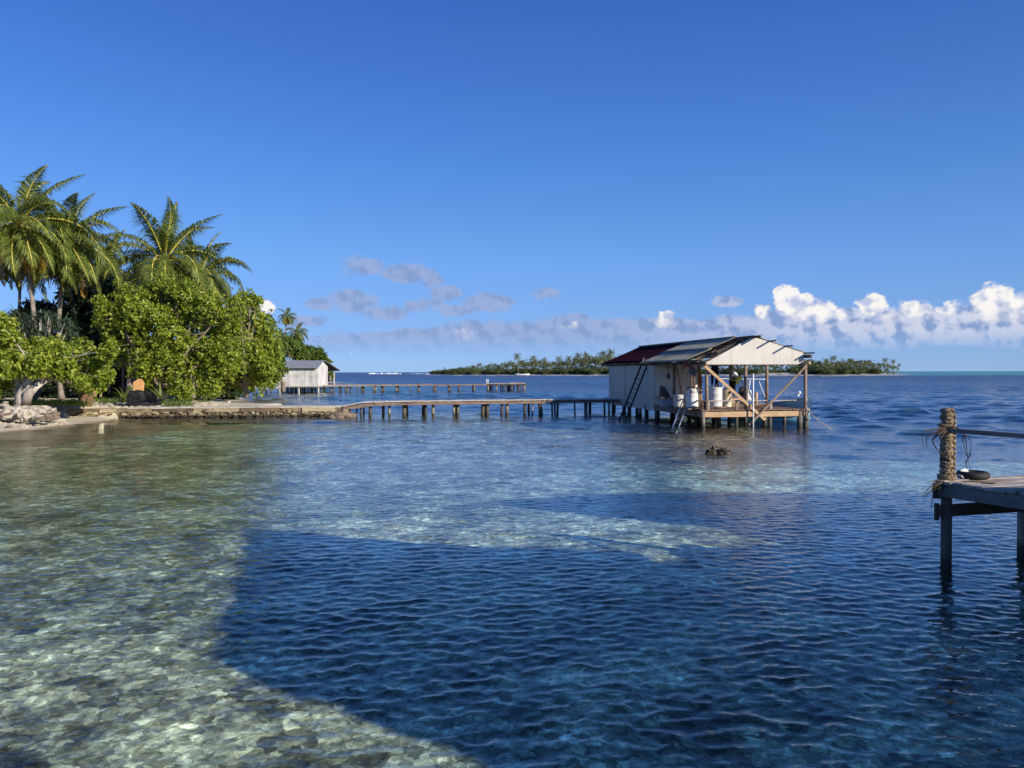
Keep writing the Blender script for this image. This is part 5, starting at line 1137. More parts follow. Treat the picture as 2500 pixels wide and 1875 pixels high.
for px, py, r in ((1806, 924, .115), (1801, 933, .10)):
    u, z = PV(px, py, 2.1); mb = B(); mb.lathe([(.01, -r), (r*.6, -r*.8), (r*.95, -r*.3), (r, 0), (r*.95, r*.3), (r*.6, r*.8), (.01, r)], (u, 2.1, z), 16); mb.build('yellow_float', pbr('yellow_plastic', (.85, .68, .03), (.75, .6, .03), 3, .4, .4, .05), bg, smooth=True)
mb = B(); u, z = PV(1799, 893, 2.2); mb.tube([(u, 2.2, 3.2), (u+.02, 2.2, 2.75)], .008, 5); mb.tube([(u+.07, 2.2, 3.2), (u+.05, 2.2, 2.7)], .008, 5); mb.build('hanging_cord', pbr('green_cord', (.05, .35, .30), None), bg)
cl = B(); u, _ = PV(1709, 930, 5.75)
for i in range(4): cl.tube([(u-.05+.03*i, 5.74, 2.7), (u-.03+.03*i, 5.72, 2.3), (u-.06+.04*i, 5.74, 1.9)], [.03, .07, .04], 7, wob=.2)
cl.build('orange_cloth', cloth('orange_cloth_fabric', (.62, .16, .05), (.5, .2, .12)), label='orange red cloth hanging on the pole behind the red shirted worker', cat='cloth')
for i, (a, b, z, lab) in enumerate([((1619, 896), (1640, 897), 0, 'dark branch like hook under the eave'), ((1664, 900), (1676, 893), 0, 'dark hand tool hanging by the eave left of the red shirted worker')]):
    u0, z0 = PV(*a, 4.6); u1, z1 = PV(*b, 4.6); mb = B(); mb.tube([(u0, 4.6, z0), ((u0+u1)/2, 4.6, (z0+z1)/2+.05), (u1, 4.6, z1)], [.02, .04, .02], 6); mb.build('hanging_tool', M_wd, label=lab, cat='tool')

# ------------------------------------------------------------------ moored boat behind the deck
bt0 = W(1792, 960, 45.6); bt1 = W(1976, 960, 43.0); bt0.z = bt1.z = 0; ax = (bt1-bt0); BL = ax.length; ax.normalize(); sd = Vector((ax.y, -ax.x, 0))
boat = thing('motorboat', 'blue open motorboat with white canopy frame moored behind the boathouse', 'boat', (bt0+bt1)/2)
rows = []; ns = 16
for i in range(ns+1):
    s = i/ns; w = .95*(1-max(0, s-.45)**2.2*3.6) if s > .45 else .95*(.86+.3*s); w = max(w, .03); zg = .82+.55*s**2.2; x = s*BL+.35*max(0, s-.6)**2
    zk = -.22+.55*max(0, s-.75)**1.6*6
    prof = [(0, zk), (w*.55, zk+.10), (w*.88, min(zk+.35, zg-.2)), (w*1.0, zg-.22), (w*1.04, zg)]
    rows.append([bt0+ax*x+sd*(-p[0])+Vector((0, 0, p[1])) for p in prof[::-1]]+[bt0+ax*x+sd*p[0]+Vector((0, 0, p[1])) for p in prof[1:]])
def loft(name, rows, mat, parent, mi=None, thick=.03):
    m = len(rows[0]); V = [tuple(p) for r in rows for p in r]; q = [[i*m+j, i*m+j+1, (i+1)*m+j+1, (i+1)*m+j] for i in range(len(rows)-1) for j in range(m-1)]
    mats = mat if isinstance(mat, list) else [mat]; o = link(name, mesh_np(name, np.array(V), np.array(q), mats, mi=[mi(k % (m-1)) for k in range(len(q))] if mi else None, smooth=True), parent)
    s = o.modifiers.new('thickness', 'SOLIDIFY'); s.thickness = thick; return o
loft('hull', rows, [M_blue, M_lblue, M_white], boat, lambda k: 0 if k in (0, 7) else (0 if k in (1, 6) else 1))
mb = MB(); mb.add(rows[0], [tuple(range(len(rows[0])))]); mb.build('transom', M_blue, boat)
for k_, nm in ((0, 'gunwale'), (8, 'gunwale')): mb = MB(); mb.tube([r[k_] for r in rows], .035, 6); mb.build(nm, M_black if k_ else M_lblue, boat, smooth=True)
fd = [[r[0]+Vector((0, 0, .01)), (r[0]+r[8])/2+Vector((0, 0, .05)), r[8]+Vector((0, 0, .01))] for r in rows[11:]]; loft('foredeck', fd, M_lblue, boat, thick=.02)
fl = [[r[2]+Vector((0, 0, .02)), r[6]+Vector((0, 0, .02))] for r in rows[:14]]; loft('floor', fl, M_wg, boat, thick=.02)
for s in (.3, .55): q = rows[int(s*ns)]; mb = MB(); mb.beam(q[1]+Vector((0, 0, .02)), q[7]+Vector((0, 0, .02)), .28, .04); mb.build('bench', M_lblue, boat)
tipv = rows[-1][0]
mb = MB(); mb.beam(tipv-ax*.9+Vector((0, 0, .06)), tipv-ax*.35+Vector((0, 0, .10)), .10, .05); mb.tube([tipv-ax*.65+sd*.12+Vector((0, 0, .22)), tipv-ax*.65-sd*.12+Vector((0, 0, .22))], .09, 10); mb.beam(tipv-ax*.65+sd*.1, tipv-ax*.65+sd*.1+Vector((0, 0, .3)), .05, .03); mb.beam(tipv-ax*.65-sd*.1, tipv-ax*.65-sd*.1+Vector((0, 0, .3)), .05, .03); mb.build('bow_roller', M_white, boat)
BP = lambda px, py, D: W(px, py, D)
zc = 2.40
cT = [BP(1762, 925, 44.9), BP(1870, 926, 43.8)]; w2 = .55
mb = MB(); a, b = cT; n_ = 6; f = sd
P8 = [a-f*w2-Vector((0, 0, .02)), b-f*w2*.8-Vector((0, 0, .02)), b+f*w2*.8-Vector((0, 0, .02)), a+f*w2-Vector((0, 0, .02)), a-f*w2*.9+Vector((0, 0, .05)), b-f*w2*.6+Vector((0, 0, .03)), b+f*w2*.6+Vector((0, 0, .03)), a+f*w2*.9+Vector((0, 0, .05))]
mb.hexa(P8); mb.build('canopy', M_white, boat, bevel=.015)
for (a, m_, b) in ((BP(1852, 928, 43.7), BP(1858, 945, 43.7), BP(1871, 978, 43.7)), (BP(1832, 929, 43.7), BP(1829, 945, 43.7), BP(1822, 978, 43.8)), (BP(1852, 928, 44.8), BP(1858, 945, 44.8), BP(1869, 975, 44.8)), (BP(1830, 929, 44.9), BP(1828, 945, 44.9), BP(1820, 975, 44.9)), (BP(1765, 929, 44.4), BP(1765, 945, 44.4), BP(1770, 975, 44.4))):
    mb = MB(); mb.tube([a, m_, b], .028, 7); mb.build('canopy_frame', M_white, boat, smooth=True)
mb = MB(); c = BP(1812, 955, 44.6); mb.hexa([c+Vector(p) for p in ((-.22, -.2, -.28), (.22, -.2, -.28), (.22, .2, -.28), (-.22, .2, -.28), (-.16, -.15, .22), (.18, -.15, .26), (.18, .15, .26), (-.16, .15, .22))]); mb.beam(c-Vector((0, 0, .28)), c-Vector((0, 0, 1.0)), .16, .2); mb.build('outboard_motor', M_black, boat, bevel=.05)
mb = MB(); c = BP(1829, 962, 44.2); mb.hexa([c+Vector(p) for p in ((-.13, -.12, -.35), (.13, -.12, -.35), (.13, .12, -.35), (-.13, .12, -.35), (-.10, -.1, .28), (.10, -.1, .22), (.10, .1, .22), (-.10, .1, .28))]); mb.build('steering_console', M_white, boat, bevel=.02)
# white boat parts seen left of the drums: a second small boat alongside
sb = thing('dinghy', 'small white dinghy seen between the posts left of the drums', 'boat', W(1712, 975, 46)); rows2 = []
for i in range(9):
    s = i/8; w = .55*(1-.9*s**2.5); x = W(1735, 970, 47)*(1-s)+W(1690, 970, 45.5)*s; x.z = 0
    rows2.append([x+Vector((0, -w, .62+.2*s)), x+Vector((0, -w*.8, .1)), x+Vector((0, 0, -.1)), x+Vector((0, w*.8, .1)), x+Vector((0, w, .62+.2*s))])
loft('hull', rows2, M_white, sb); mb = MB(); mb.tube([r[0] for r in rows2], .03, 6); mb.build('gunwale', M_lblue, sb); mb = MB()
for px in (1711, 1726): mb.tube([W(px, 975, 46), W(px, 956, 46)], .025, 6)
mb.tube([W(1711, 956, 46), W(1726, 956, 46)], .025, 6); mb.build('rail', M_white, sb)

# ------------------------------------------------------------------ old far jetty with the grey boathouse
fj = thing('old_jetty', 'old narrow timber jetty running from the grey boathouse out to a platform', 'jetty', (-20, 100, 0))
def FJ(px): s = (px-545)/(1165-545); return 96.5+s*12.5
M_pale = pbr('pale_old_planks', (.34, .30, .25), (.60, .55, .47), 1.5, .9, .2, .3)  # pale timber of the shore-side deck, the platform and the front house piles
segs = [(540, 690, .92, 1.6, M_pale), (690, 905, 1.08, 1.3, M_wg), (905, 1060, 1.12, .9, M_wm), (1060, 1195, 1.10, .7, M_wd)]
for a, b, z, w, mt_ in segs:
    mb = MB(); rr = random.Random(a); k = int((b-a)/6)
    for i in range(k):
        p0 = a+(b-a)*i/k; p1 = a+(b-a)*(i+.93)/k; D0, D1 = FJ(p0), FJ(p1); dz = rr.uniform(-.03, .03)
        if w < 1 and rr.random() < .12: continue
        mb.hexa([((p0-1250)/F*D0, D0, z-.05+dz), ((p1-1250)/F*D1, D1, z-.05+dz), ((p1-1250)/F*D1, D1+w, z-.05+dz), ((p0-1250)/F*D0, D0+w, z-.05+dz), ((p0-1250)/F*D0, D0, z+dz), ((p1-1250)/F*D1, D1, z+dz), ((p1-1250)/F*D1, D1+w, z+dz), ((p0-1250)/F*D0, D0+w, z+dz)])
    mb.build('deck_planks', mt_, fj)
    mb = MB(); D0, D1 = FJ(a), FJ(b); mb.beam(((a-1250)/F*D0, D0+.1, z-.14), ((b-1250)/F*D1, D1+.1, z-.14), .08, .14); mb.build('stringer', M_wm if a > 600 else M_wg, fj)
fp = [(546,.07),(556,.07),(568,.08),(578,.08),(593,.07),(606,.08),(620,.07),(635,.08),(649,.07),(661,.08),(805,.07),(811,.07),(815,.06),(829,.07),(832,.07),(843,.08),(848,.09),(856,.06),(873,.07),(883,.11),(887,.10),(912,.10),(917,.09),(933,.11),(937,.11),(968,.12),(972,.10),(1001,.07),(1020,.10),(1023,.12),(1060,.11),(1063,.10),(1095,.12),(1098,.10),(1120,.12),(1155,.10),(1158,.10)]
for i, (px, r) in enumerate(fp):
    D = FJ(px)+(i % 3)*.45+.1; mb = MB(); zt = 1.0 if px < 690 else 1.02
    if px in (1020, 1023): zt = 1.32
    pile(mb, (px-1250)/F*D, D, zt-.1, r*1.25, .08*math.sin(i), i+200); mb.build('pile', M_pile, fj, smooth=True)
pf = thing('jetty_platform', 'separate timber platform at the sea end of the old jetty', 'platform', W(1235, 950, 110)); DP = 109.5; zP = 1.12
x0 = (1187-1250)/F*DP; x1 = (1281-1250)/F*DP; mb = MB(); rr = random.Random(3); x = x0
while x < x1: mb.box(x, x+.2, DP+rr.uniform(-.1, .1), DP+3.2, zP-.06+rr.uniform(-.02, .03), zP+rr.uniform(-.01, .05)); x += .22
mb.build('deck_planks', M_pale, pf); mb = MB(); mb.box(x0, x1+.3, DP+.05, DP+.15, zP-.26, zP-.07); mb.build('stringer', M_wd, pf)
mb = MB(); mb.box(x0+3.3, x1, DP+.6, DP+2.0, zP+.045, zP+.10); mb.build('loose_boards', M_wl, pf)
for i, (px, w) in enumerate([(1191, .20), (1197, .20), (1203, .09), (1212, .13), (1223, .1), (1228, .09), (1232, .1), (1240, .2), (1244, .15), (1249, .15), (1254, .1), (1264, .13), (1268, .1), (1273, .1), (1280, .15)]):
    D = DP+.2+(i % 3)*1.2; mb = MB(); pile(mb, (px-1250)/F*D, D, zP-.1, w*.9, .05*math.sin(i), i+260); mb.build('pile', M_pile, pf, smooth=True)
for px in (1188, 1191.5): mb = MB(); a = W(px, 938, DP+.5); mb.tube([a, a+Vector((0, 0, .75))], .055, 7); mb.build('ladder_handle', M_white, pf, smooth=True)
# the grey boathouse
hx0, hx1 = (680-1250)/F*99.5, (777-1250)/F*99.5; hy0, hy1 = 99.5, 104.6
gh = thing('grey_boathouse', 'small weathered plywood boathouse on piles with a grey roof and side veranda', 'boathouse', ((hx0+hx1)/2, 102, 0))
zf, ze, zr = .98, 3.45, 4.35; yr = 102.0
xs = [hx0, hx0+1.35, hx0+2.55, hx0+3.9, hx1]
mb = MB()
for i, (a, b) in enumerate(zip(xs, xs[1:])):
    mb.box(a+.012, b-.012, hy0-.03-.004*i, hy0, zf, 2.28 if i in (1, 3) else ze)
    if i in (1, 3): mb.box(a+.012, b-.012, hy0-.028, hy0, 2.30, ze)
mb.build('front_wall', M_ply, gh)
mb = MB(); mb.add([(hx1, hy0, zf), (hx1, hy1, zf), (hx1, hy1, 3.6), (hx1, yr, zr-.1), (hx1, hy0, ze)]+[(hx1-.03, hy0, zf), (hx1-.03, hy1, zf), (hx1-.03, hy1, 3.6), (hx1-.03, yr, zr-.1), (hx1-.03, hy0, ze)], [(0, 1, 2, 3, 4), (9, 8, 7, 6, 5)]+[(i, i+5, (i+1) % 5+5, (i+1) % 5) for i in range(5)]); mb.build('gable_wall', M_ply, gh)
mb = MB(); mb.box(hx0, hx1-.05, hy1-.03, hy1, zf, 3.6); mb.box(hx0-.03, hx0, hy0, hy1, zf, 3.5); mb.build('rear_walls', M_ply, gh)
mb = MB(); mb.box(hx0+.1, hx1-.1, hy0+.02, hy0+.05, zf, ze-.05); mb.build('wall_frame', M_wd, gh)
mb = MB(); e = .05; xr0, xr1 = hx0+.35, hx1+.0
for (ya, za, yb, zb2, xa, xb) in ((hy0-.55, ze-.10, yr, zr, hx0-.2, hx1+.12), (yr, zr, 111.0, 3.02, hx0-.2, hx1+.35)):
    mb.hexa([(xa, ya, za), (xb, ya, za), (xb, yb, zb2), (xa, yb, zb2), (xa, ya, za+e), (xb, ya, za+e), (xb, yb, zb2+e), (xa, yb, zb2+e)])
mb.build('roof', pbr('grey_metal_roof', (.20, .21, .22), (.30, .31, .32), .8, .5, .4, .2, 5, (4, 1, 1)), gh)
mb = MB()
for y in np.arange(102.6, 110.9, .8): z = zr+(3.02-zr)*(y-yr)/(111-yr); mb.box(hx0, hx1+.3, y, y+.06, z-.09, z-.01)
for i in range(5): mb.box(hx0+.3+i*1.1, hx0+.36+i*1.1, hy0-.5, hy0-.04, ze-.14, ze-.06)
mb.build('purlins', M_wd, gh)
mb = MB(); mb.box(hx0-.1, hx1+.1, hy0-.1, 110.6, .86, .975); mb.build('floor', M_wg, gh)
for px, D in ((816, 110.2), (760, 110.3)): mb = MB(); a = W(px, 940, D); mb.beam((a.x, D, .9), (a.x, D, 3.1), .12, .12); mb.build('veranda_post', M_ply, gh)
rr = random.Random(6)
for i in range(30):
    if i < 4: px, D, r = (683, 729, 777, 792)[i], 99.6 if i < 3 else 103.5, .10
    else: px = 682+(i-4)*4.3+rr.uniform(-2, 2); D = rr.choice((101.5, 103.5, 104.5, 107)); r = rr.uniform(.06, .10)
    mb = MB(); pile(mb, (px-1250)/F*D, D, .9, r, .05*math.sin(i), i+300); mb.build('pile', M_pale if i < 4 else M_pile, gh, smooth=True)
# figure in purple on the far beach
person('person', 'tiny figure in a purple top on the far beach left of the grey boathouse', W(585, 945, 150)-Vector((0, 0, .2)), 2.6, cloth('purple_top', (.45, .08, .50)), cloth('pink_skirt', (.50, .15, .35)), hgt=1.15, group='people on the far beach')
dwl = MB(); a = W(545, 938, 150); b = W(680, 935, 160); dwl.tube([a, (a+b)/2+Vector((0, 0, .2)), b], [.3, .35, .25], 8, wob=.2); dwl.build('fallen_log', M_wd, label='long dark log lying on the far beach behind the small figure', cat='log')
# low dead branches by the inner beach
dbr = MB(); a = W(500, 945, 58)
for q in ((512, 915), (520, 925), (495, 925), (528, 940)): e = W(*q, 58.3); dbr.tube([a, (a+e)/2+Vector((0, 0, .15)), e], [.08, .05, .02], 6)
dbr.build('dead_branch', M_bark, label='bare grey dead branch poking out of the low leaves near the jetty root', cat='branch', smooth=True)
# ------------------------------------------------------------------ near jetty corner at the right edge
C0 = W(2310, 1178, 10.75); C0.z = 1.24
ju = (Vector((6.62, 9.55, 0))-Vector((6.10, 10.75, 0))).normalized(); jv = Vector((.963, .27, 0)).normalized()
nj = thing('near_jetty', 'corner of a weathered plank jetty with square piles at the right edge', 'jetty', (8, 10, 0))
cor = Vector((6.04, 10.84, 0)); zt = 1.24; LJ, WJ = 2.7, 4.4
def JP(a, b, z): return cor+ju*a+jv*b+Vector((0, 0, z))     # a toward the camera, b away to the right
rr = random.Random(2); a = .0
while a < LJ:
    w = .135; j = rr.uniform(-.03, .02); mb = MB(); dz = rr.uniform(-.006, .006)
    mb.hexa([JP(a, j, zt-.04+dz), JP(a, WJ, zt-.04+dz), JP(a+w, WJ, zt-.04+dz), JP(a+w, j, zt-.04+dz), JP(a, j, zt+dz), JP(a, WJ, zt+dz), JP(a+w, WJ, zt+dz), JP(a+w, j, zt+dz)][::1])
    mb.f = [f[::-1] for f in mb.f]; mb.build('deck_plank', M_wg, nj, bevel=.006); a += .148
mb = MB(); mb.beam(JP(0, .05, zt-.135), JP(LJ, .05, zt-.135), .045, .185); mb.build('edge_beam', pbr('grey_blue_beam', (.11, .10, .095), (.24, .22, .20), 2, .85, .2, .5, 10, (1, 1, 4), c3=(.05, .04, .04), s3=2), nj, bevel=.006)
mb = MB(); mb.beam(JP(.05, .05, .80), JP(.05, WJ, .80), .06, .17); mb.build('cross_beam', M_wd, nj, bevel=.006)
mb = MB(); mb.beam(JP(.9, .1, zt-.14), JP(.9, WJ, zt-.14), .06, .17); mb.beam(JP(1.8, .1, zt-.14), JP(1.8, WJ, zt-.14), .06, .17); mb.build('joists', M_wd, nj)
mb = MB(); mb.beam(JP(.0, .06, .66), JP(.0, .06, .90), .05, .05); mb.beam(JP(.02, .04, .98), JP(.02, .04, 1.2), .10, .05); mb.build('bracket', M_wd, nj)
pc = W(2310, 1300, 10.86); pc.z = 0
mb = MB(); mb.tube([(pc.x, pc.y, -1.5), (pc.x, pc.y, 0), (pc.x, pc.y, 1.2)], .072, 12, wob=.03); mb.build('corner_pile', M_pile, nj, smooth=True)
p2 = W(2497, 1300, 11.5); mb = MB(); mb.tube([(p2.x, p2.y, -1.5), (p2.x, p2.y, 1.18)], .075, 12); mb.build('pile', M_pile, nj, smooth=True)
mb = MB(); q = JP(LJ-.1, .2, 0); mb.tube([(q.x+.6, q.y, -1.5), (q.x+.6, q.y, 1.18)], .075, 12); mb.build('pile', M_pile, nj, smooth=True)
# handrail post wrapped with palm fibre
wp = thing('wrapped_post', 'handrail post wrapped in braided dry palm leaves at the jetty corner', 'post', pc+Vector((0, 0, zt)))
ztop = W(2310, 997, 10.86).z
mb = MB(); mb.tube([pc+Vector((0, 0, 1.15)), pc+Vector((0, 0, ztop))], .068, 14); mb.build('timber_core', M_wm, wp, smooth=True)
M_fib = leafmat('dry_palm_strip', [(0.0, (.15, .105, .06)), (.5, (.30, .22, .13)), (1.0, (.46, .36, .23))], .12, .6, (.5, .35, .15))
V = []; q = []; off = 0; r = np.random.default_rng(3)
for layer in range(2):
    for k in range(46):
        z = 1.22+(ztop-.02-1.22)*(k+r.uniform(0, 1))/46; a0 = r.uniform(0, 6.28); span = r.uniform(2.2, 4.5); tilt = r.uniform(.008, .030)*(1 if layer else -1); w = r.uniform(.022, .042); n = 16
        for j in range(n+1):
            a = a0+span*j/n; rad = .072+.007*layer+.009*abs(math.sin(j*1.3+k)); zz = z+tilt*span*(j/n-.5)
            c, s = math.cos(a), math.sin(a)
            V += [(pc.x+c*rad, pc.y+s*rad, zz-w/2), (pc.x+c*(rad+.010), pc.y+s*(rad+.010), zz), (pc.x+c*rad, pc.y+s*rad, zz+w/2)]
        for j in range(n): o_ = off+3*j; q += [[o_, o_+3, o_+4, o_+1], [o_+1, o_+4, o_+5, o_+2]]
        off += 3*(n+1)
o = link('leaf_wrapping', mesh_np('leaf_wrapping', np.array(V), np.array(q), [M_fib]), wp)
# the braid down the lit side
mb = MB()
for k in range(26):
    z = 1.26+(ztop-1.32)*k/26; a = R_(-35); c = pc+Vector((math.cos(a)*.092, math.sin(a)*.092, z)); s = Vector((-math.sin(a), math.cos(a), 0)); f = 1 if k % 2 else -1
    mb.tube([c-s*.035*f-Vector((0, 0, .012)), c+Vector((math.cos(a)*.014, math.sin(a)*.014, .006)), c+s*.035*f+Vector((0, 0, .026))], [.007, .014, .006], 6)
mb.build('braid', M_fib, wp)
def strip(pts, w):
    mbv = []; n = len(pts)
    for i, p in enumerate(pts): t_ = i/(n-1); ww = w*(1-.8*t_**2)*.5; mbv += [p+Vector((0, 0, -ww*.6))+Vector((ww, 0, 0)), p+Vector((0, 0, ww*.6))-Vector((ww, 0, 0))]
    return mbv, [[2*i, 2*i+1, 2*i+3, 2*i+2] for i in range(n-1)]
def strips(name, lst, D, parent, mat, w=.03):
    for i, pl_ in enumerate(lst):
        mb = MB(); pts = [W(x, y, D+random.uniform(-.05, .05)*(k > 0)) for k, (x, y) in enumerate(pl_)]; n = len(pts)
        mb.tube(pts, [w*(.5-.38*k/(n-1)) for k in range(n)], 4); mb.build(name, mat, parent)
M_fibd = leafmat('dark_palm_strip', [(0.0, (.03, .022, .015)), (.5, (.08, .06, .04)), (1.0, (.20, .15, .10))], .1, .6, (.3, .2, .1))
sc_ = lambda L: [[(2200+x/3.607, 960+y/3.607) for x, y in l] for l in L]
strips('loose_leaf', sc_([[(395, 310), (300, 318), (205, 335), (192, 380), (188, 490)], [(390, 315), (300, 345), (230, 385), (220, 430), (232, 475)], [(390, 325), (330, 365), (275, 410), (290, 460), (340, 520), (420, 585)], [(380, 320), (320, 350), (275, 405)], [(400, 330), (350, 395), (345, 430)], [(420, 300), (350, 275), (330, 255)], [(430, 300), (480, 295), (530, 325)], [(440, 295), (500, 305), (540, 330)], [(455, 150), (475, 170), (478, 235)], [(395, 290), (340, 290), (350, 262)],
    [(375, 780), (300, 800), (240, 840), (185, 910)], [(375, 785), (300, 820), (250, 870), (200, 920)], [(370, 790), (320, 830), (280, 900), (262, 1030)], [(375, 790), (330, 850), (300, 930)], [(370, 790), (345, 860), (330, 940)], [(380, 780), (300, 770), (225, 782)], [(365, 790), (330, 810), (290, 860)], [(385, 790), (370, 860), (365, 900)], [(360, 790), (290, 830), (262, 890)], [(378, 790), (350, 830), (342, 930)]]), 10.68, wp, M_fibd, .030)
strips('tail_leaf', sc_([[(545, 370), (542, 410), (560, 470), (575, 545)], [(550, 370), (575, 430), (578, 520), (590, 600), (618, 680)], [(560, 372), (600, 400), (615, 440), (612, 540)], [(556, 372), (590, 385), (612, 425)], [(612, 540), (585, 585), (555, 620)], [(575, 545), (600, 560), (615, 470)], [(545, 375), (560, 385), (565, 430)], [(575, 590), (575, 670)]]), 10.55, wp, M_fibd, .02)
mb = MB(); mb.lathe([(.085, -.02), (.11, .0), (.12, .03), (.10, .055), (.09, .06)], pc+Vector((0, 0, zt)), 18); rr = random.Random(4)
for i in range(26): a = rr.uniform(0, 6.28); c = pc+Vector((math.cos(a)*.10, math.sin(a)*.10, zt+.02+rr.uniform(0, .05))); s = Vector((-math.sin(a), math.cos(a), rr.uniform(-.3, .3))); mb.tube([c-s*.07, c+Vector((math.cos(a), math.sin(a), 0))*.02, c+s*.07], [.006, .011, .004], 5)
mb.build('base_binding', M_fib, wp)
mb = MB(); c = pc+Vector((0, 0, W(2310, 1045, 10.86).z)); 
for i in range(22): a = rr.uniform(0, 6.28); cc = c+Vector((math.cos(a)*.092, math.sin(a)*.092, rr.uniform(-.04, .04))); s = Vector((-math.sin(a), math.cos(a), rr.uniform(-.3, .3))); mb.tube([cc-s*.07, cc+Vector((math.cos(a), math.sin(a), 0))*.02, cc+s*.07], [.006, .013, .004], 5)
mb.build('upper_binding', M_fib, wp)
hr0 = W(2314, 1053, 10.80); hr0.z = 1.955; hr1 = hr0+ju*2.7; mb = MB(); mb.beam(hr0-ju*.04, hr1, .045, .065); mb.build('handrail', pbr('grey_rail', (.16, .14, .12), (.28, .25, .22), 2, .8, .2, .3), label='grey timber handrail running from the wrapped post out of the picture', cat='handrail', bevel=.006)
pe = JP(LJ-.25, .02, 0); mb = MB(); mb.tube([(pe.x, pe.y, -1.5), (pe.x, pe.y, 2.02)], .06, 12); mb.build('rail_post', M_wm, nj, smooth=True)
# tyre, cloth, dry leaf
tc_ = W(2375, 1168, 11.0); tc_.z = zt+.052; tx = thing('tyre', 'small worn black tyre lying flat on the jetty planks', 'tyre', tc_); R0_, r0_ = .165, .052
mb = MB(); n, m_ = 40, 14
for i in range(n):
    a = 2*math.pi*i/n
    for j in range(m_):
        b = 2*math.pi*j/m_; rr2 = r0_*(1+(.05 if (i+(j > m_/2)) % 2 and math.cos(b) > .1 else 0)); mb.v.append(tc_+Vector((math.cos(a)*(R0_+math.cos(b)*rr2), math.sin(a)*(R0_+math.cos(b)*rr2), math.sin(b)*rr2*1.0)))
for i in range(n):
    for j in range(m_): mb.f.append([i*m_+j, ((i+1) % n)*m_+j, ((i+1) % n)*m_+(j+1) % m_, i*m_+(j+1) % m_]); mb.m.append(0)
mb.build('tread', M_rubber, tx, smooth=True)
mb = MB(); a0 = W(2352, 1150, 11.05); mb.tube([W(2338, 1160, 11.02), W(2346, 1150, 11.03), W(2356, 1148, 11.05), W(2364, 1150, 11.05)], [.012, .022, .03, .008], 7, wob=.2); mb.tube([W(2338, 1158, 11.0), W(2348, 1163, 10.9), W(2353, 1168, 10.88)], [.01, .014, .006], 6); mb.build('white_rag', M_white, label='knotted white rag tied over the tyre beside the post', cat='rag', smooth=True)
lf = MB(); zz = zt+.012; pz = lambda x, y: G0(x, y, zz)
v = [pz(2348, 1174), pz(2372, 1175), pz(2430, 1180), pz(2436, 1177), pz(2454, 1173), pz(2444, 1172), pz(2430, 1176), pz(2372, 1172)]
lf.add(v, [(0, 1, 7), (1, 2, 6, 7), (2, 3, 4, 5, 6)]); o = lf.build('dry_leaf', M_fib, label='pale dry palm leaf lying on the planks right of the tyre', cat='leaf'); s_ = o.modifiers.new('t', 'SOLIDIFY'); s_.thickness = .004

# ------------------------------------------------------------------ unseen bungalow right of the view, its roofs shaped to shade the water
bn = thing('overwater_bungalow', 'unseen thatched bungalow on piles beside the near jetty, roofs shaped to shade the water', 'bungalow', (15, 2, 0)); ZR = 5.0
def slab(name, poly, z0, z1, mat, apex=None):
    mb = MB(); n = len(poly); mb.add([(x, y, z0) for x, y in poly]+[(x, y, z1) for x, y in poly], [tuple(range(n-1, -1, -1))]+[(i, (i+1) % n, (i+1) % n+n, i+n) for i in range(n)]+([] if apex else [tuple(range(n, 2*n))]))
    if apex: b = len(mb.v); mb.v.append(Vector(apex)); [(mb.f.append([n+i, n+(i+1) % n, b]), mb.m.append(0)) for i in range(n)]
    return mb.build(name, mat, bn)
M_thatch = pbr('pandanus_thatch', (.16, .12, .07), (.30, .23, .14), 3, .95, .1, .8, 12)
r1 = [(6.1, 7.35), (7.46, 3.35), (7.9, 1.4), (8.35, .14), (8.9, -.43), (9.6, -.8), (10.5, -1.4), (11.2, -2.0), (13, -9), (26, -9), (26, 5.4), (16.6, 5.4), (15.9, 4.4), (13.7, 4.3), (13.25, 5.0), (8.7, 6.3)]  # eave outline traced back from the shadow edge, notched to sunlight the jetty deck
r2 = [(11, 10.35), (11.9, 9.5), (13.7, 8.3), (15.8, 6.9), (16.6, 5.6), (26, 5.6), (26, 11.0), (24.4, 11.1), (17.3, 11.9), (14.1, 11.4)]  # second roof outline, shaped to cast the farther shadow band on the bed
def ragged(poly, q=.11):  # roughens the eaves so the cast shadow gets a broken edge
    rr = random.Random(17); o = []
    for (x0, y0), (x1, y1) in zip(poly, poly[1:]+poly[:1]):
        L = math.hypot(x1-x0, y1-y0); k = max(1, int(L/.22)); o += [(x0+(x1-x0)*i/k+rr.uniform(-q, q), y0+(y1-y0)*i/k+rr.uniform(-q, q)) for i in range(k)]
    return o
r1 = ragged(r1); r2 = ragged(r2)
slab('roof', r1, ZR-.12, ZR+.08, M_thatch, (16, -1, 6.6)); slab('roof', r2, ZR-.12, ZR+.08, M_thatch, (18, 9.5, 5.9))
slab('floor', [(9.4, 5.4), (9.6, 1.5), (12.5, -1), (14, -8), (25, -8), (25, 10), (14, 10), (12, 8.5), (12, 5.2)], 1.05, 1.2, M_wg)
mb = MB(); mb.box(12.5, 24.5, -7.5, 4.2, 1.2, 4.88); mb.build('walls', M_wm, bn); mb = MB(); mb.box(17, 24.5, 6.2, 10, 1.2, 4.88); mb.build('walls', M_wm, bn)
for i, (x, y) in enumerate([(9.7, 5.1), (10, 1.8), (12.9, -1.2), (14.4, -7.5), (24, -7), (24, 3), (24, 9.5), (17, 9.6), (14.5, 9.3), (12.4, 8.2), (17, 4), (17, -3)]):
    mb = MB(); pile(mb, x, y, 1.06, .13, 0, i+400); mb.build('pile', M_pile, bn, smooth=True)

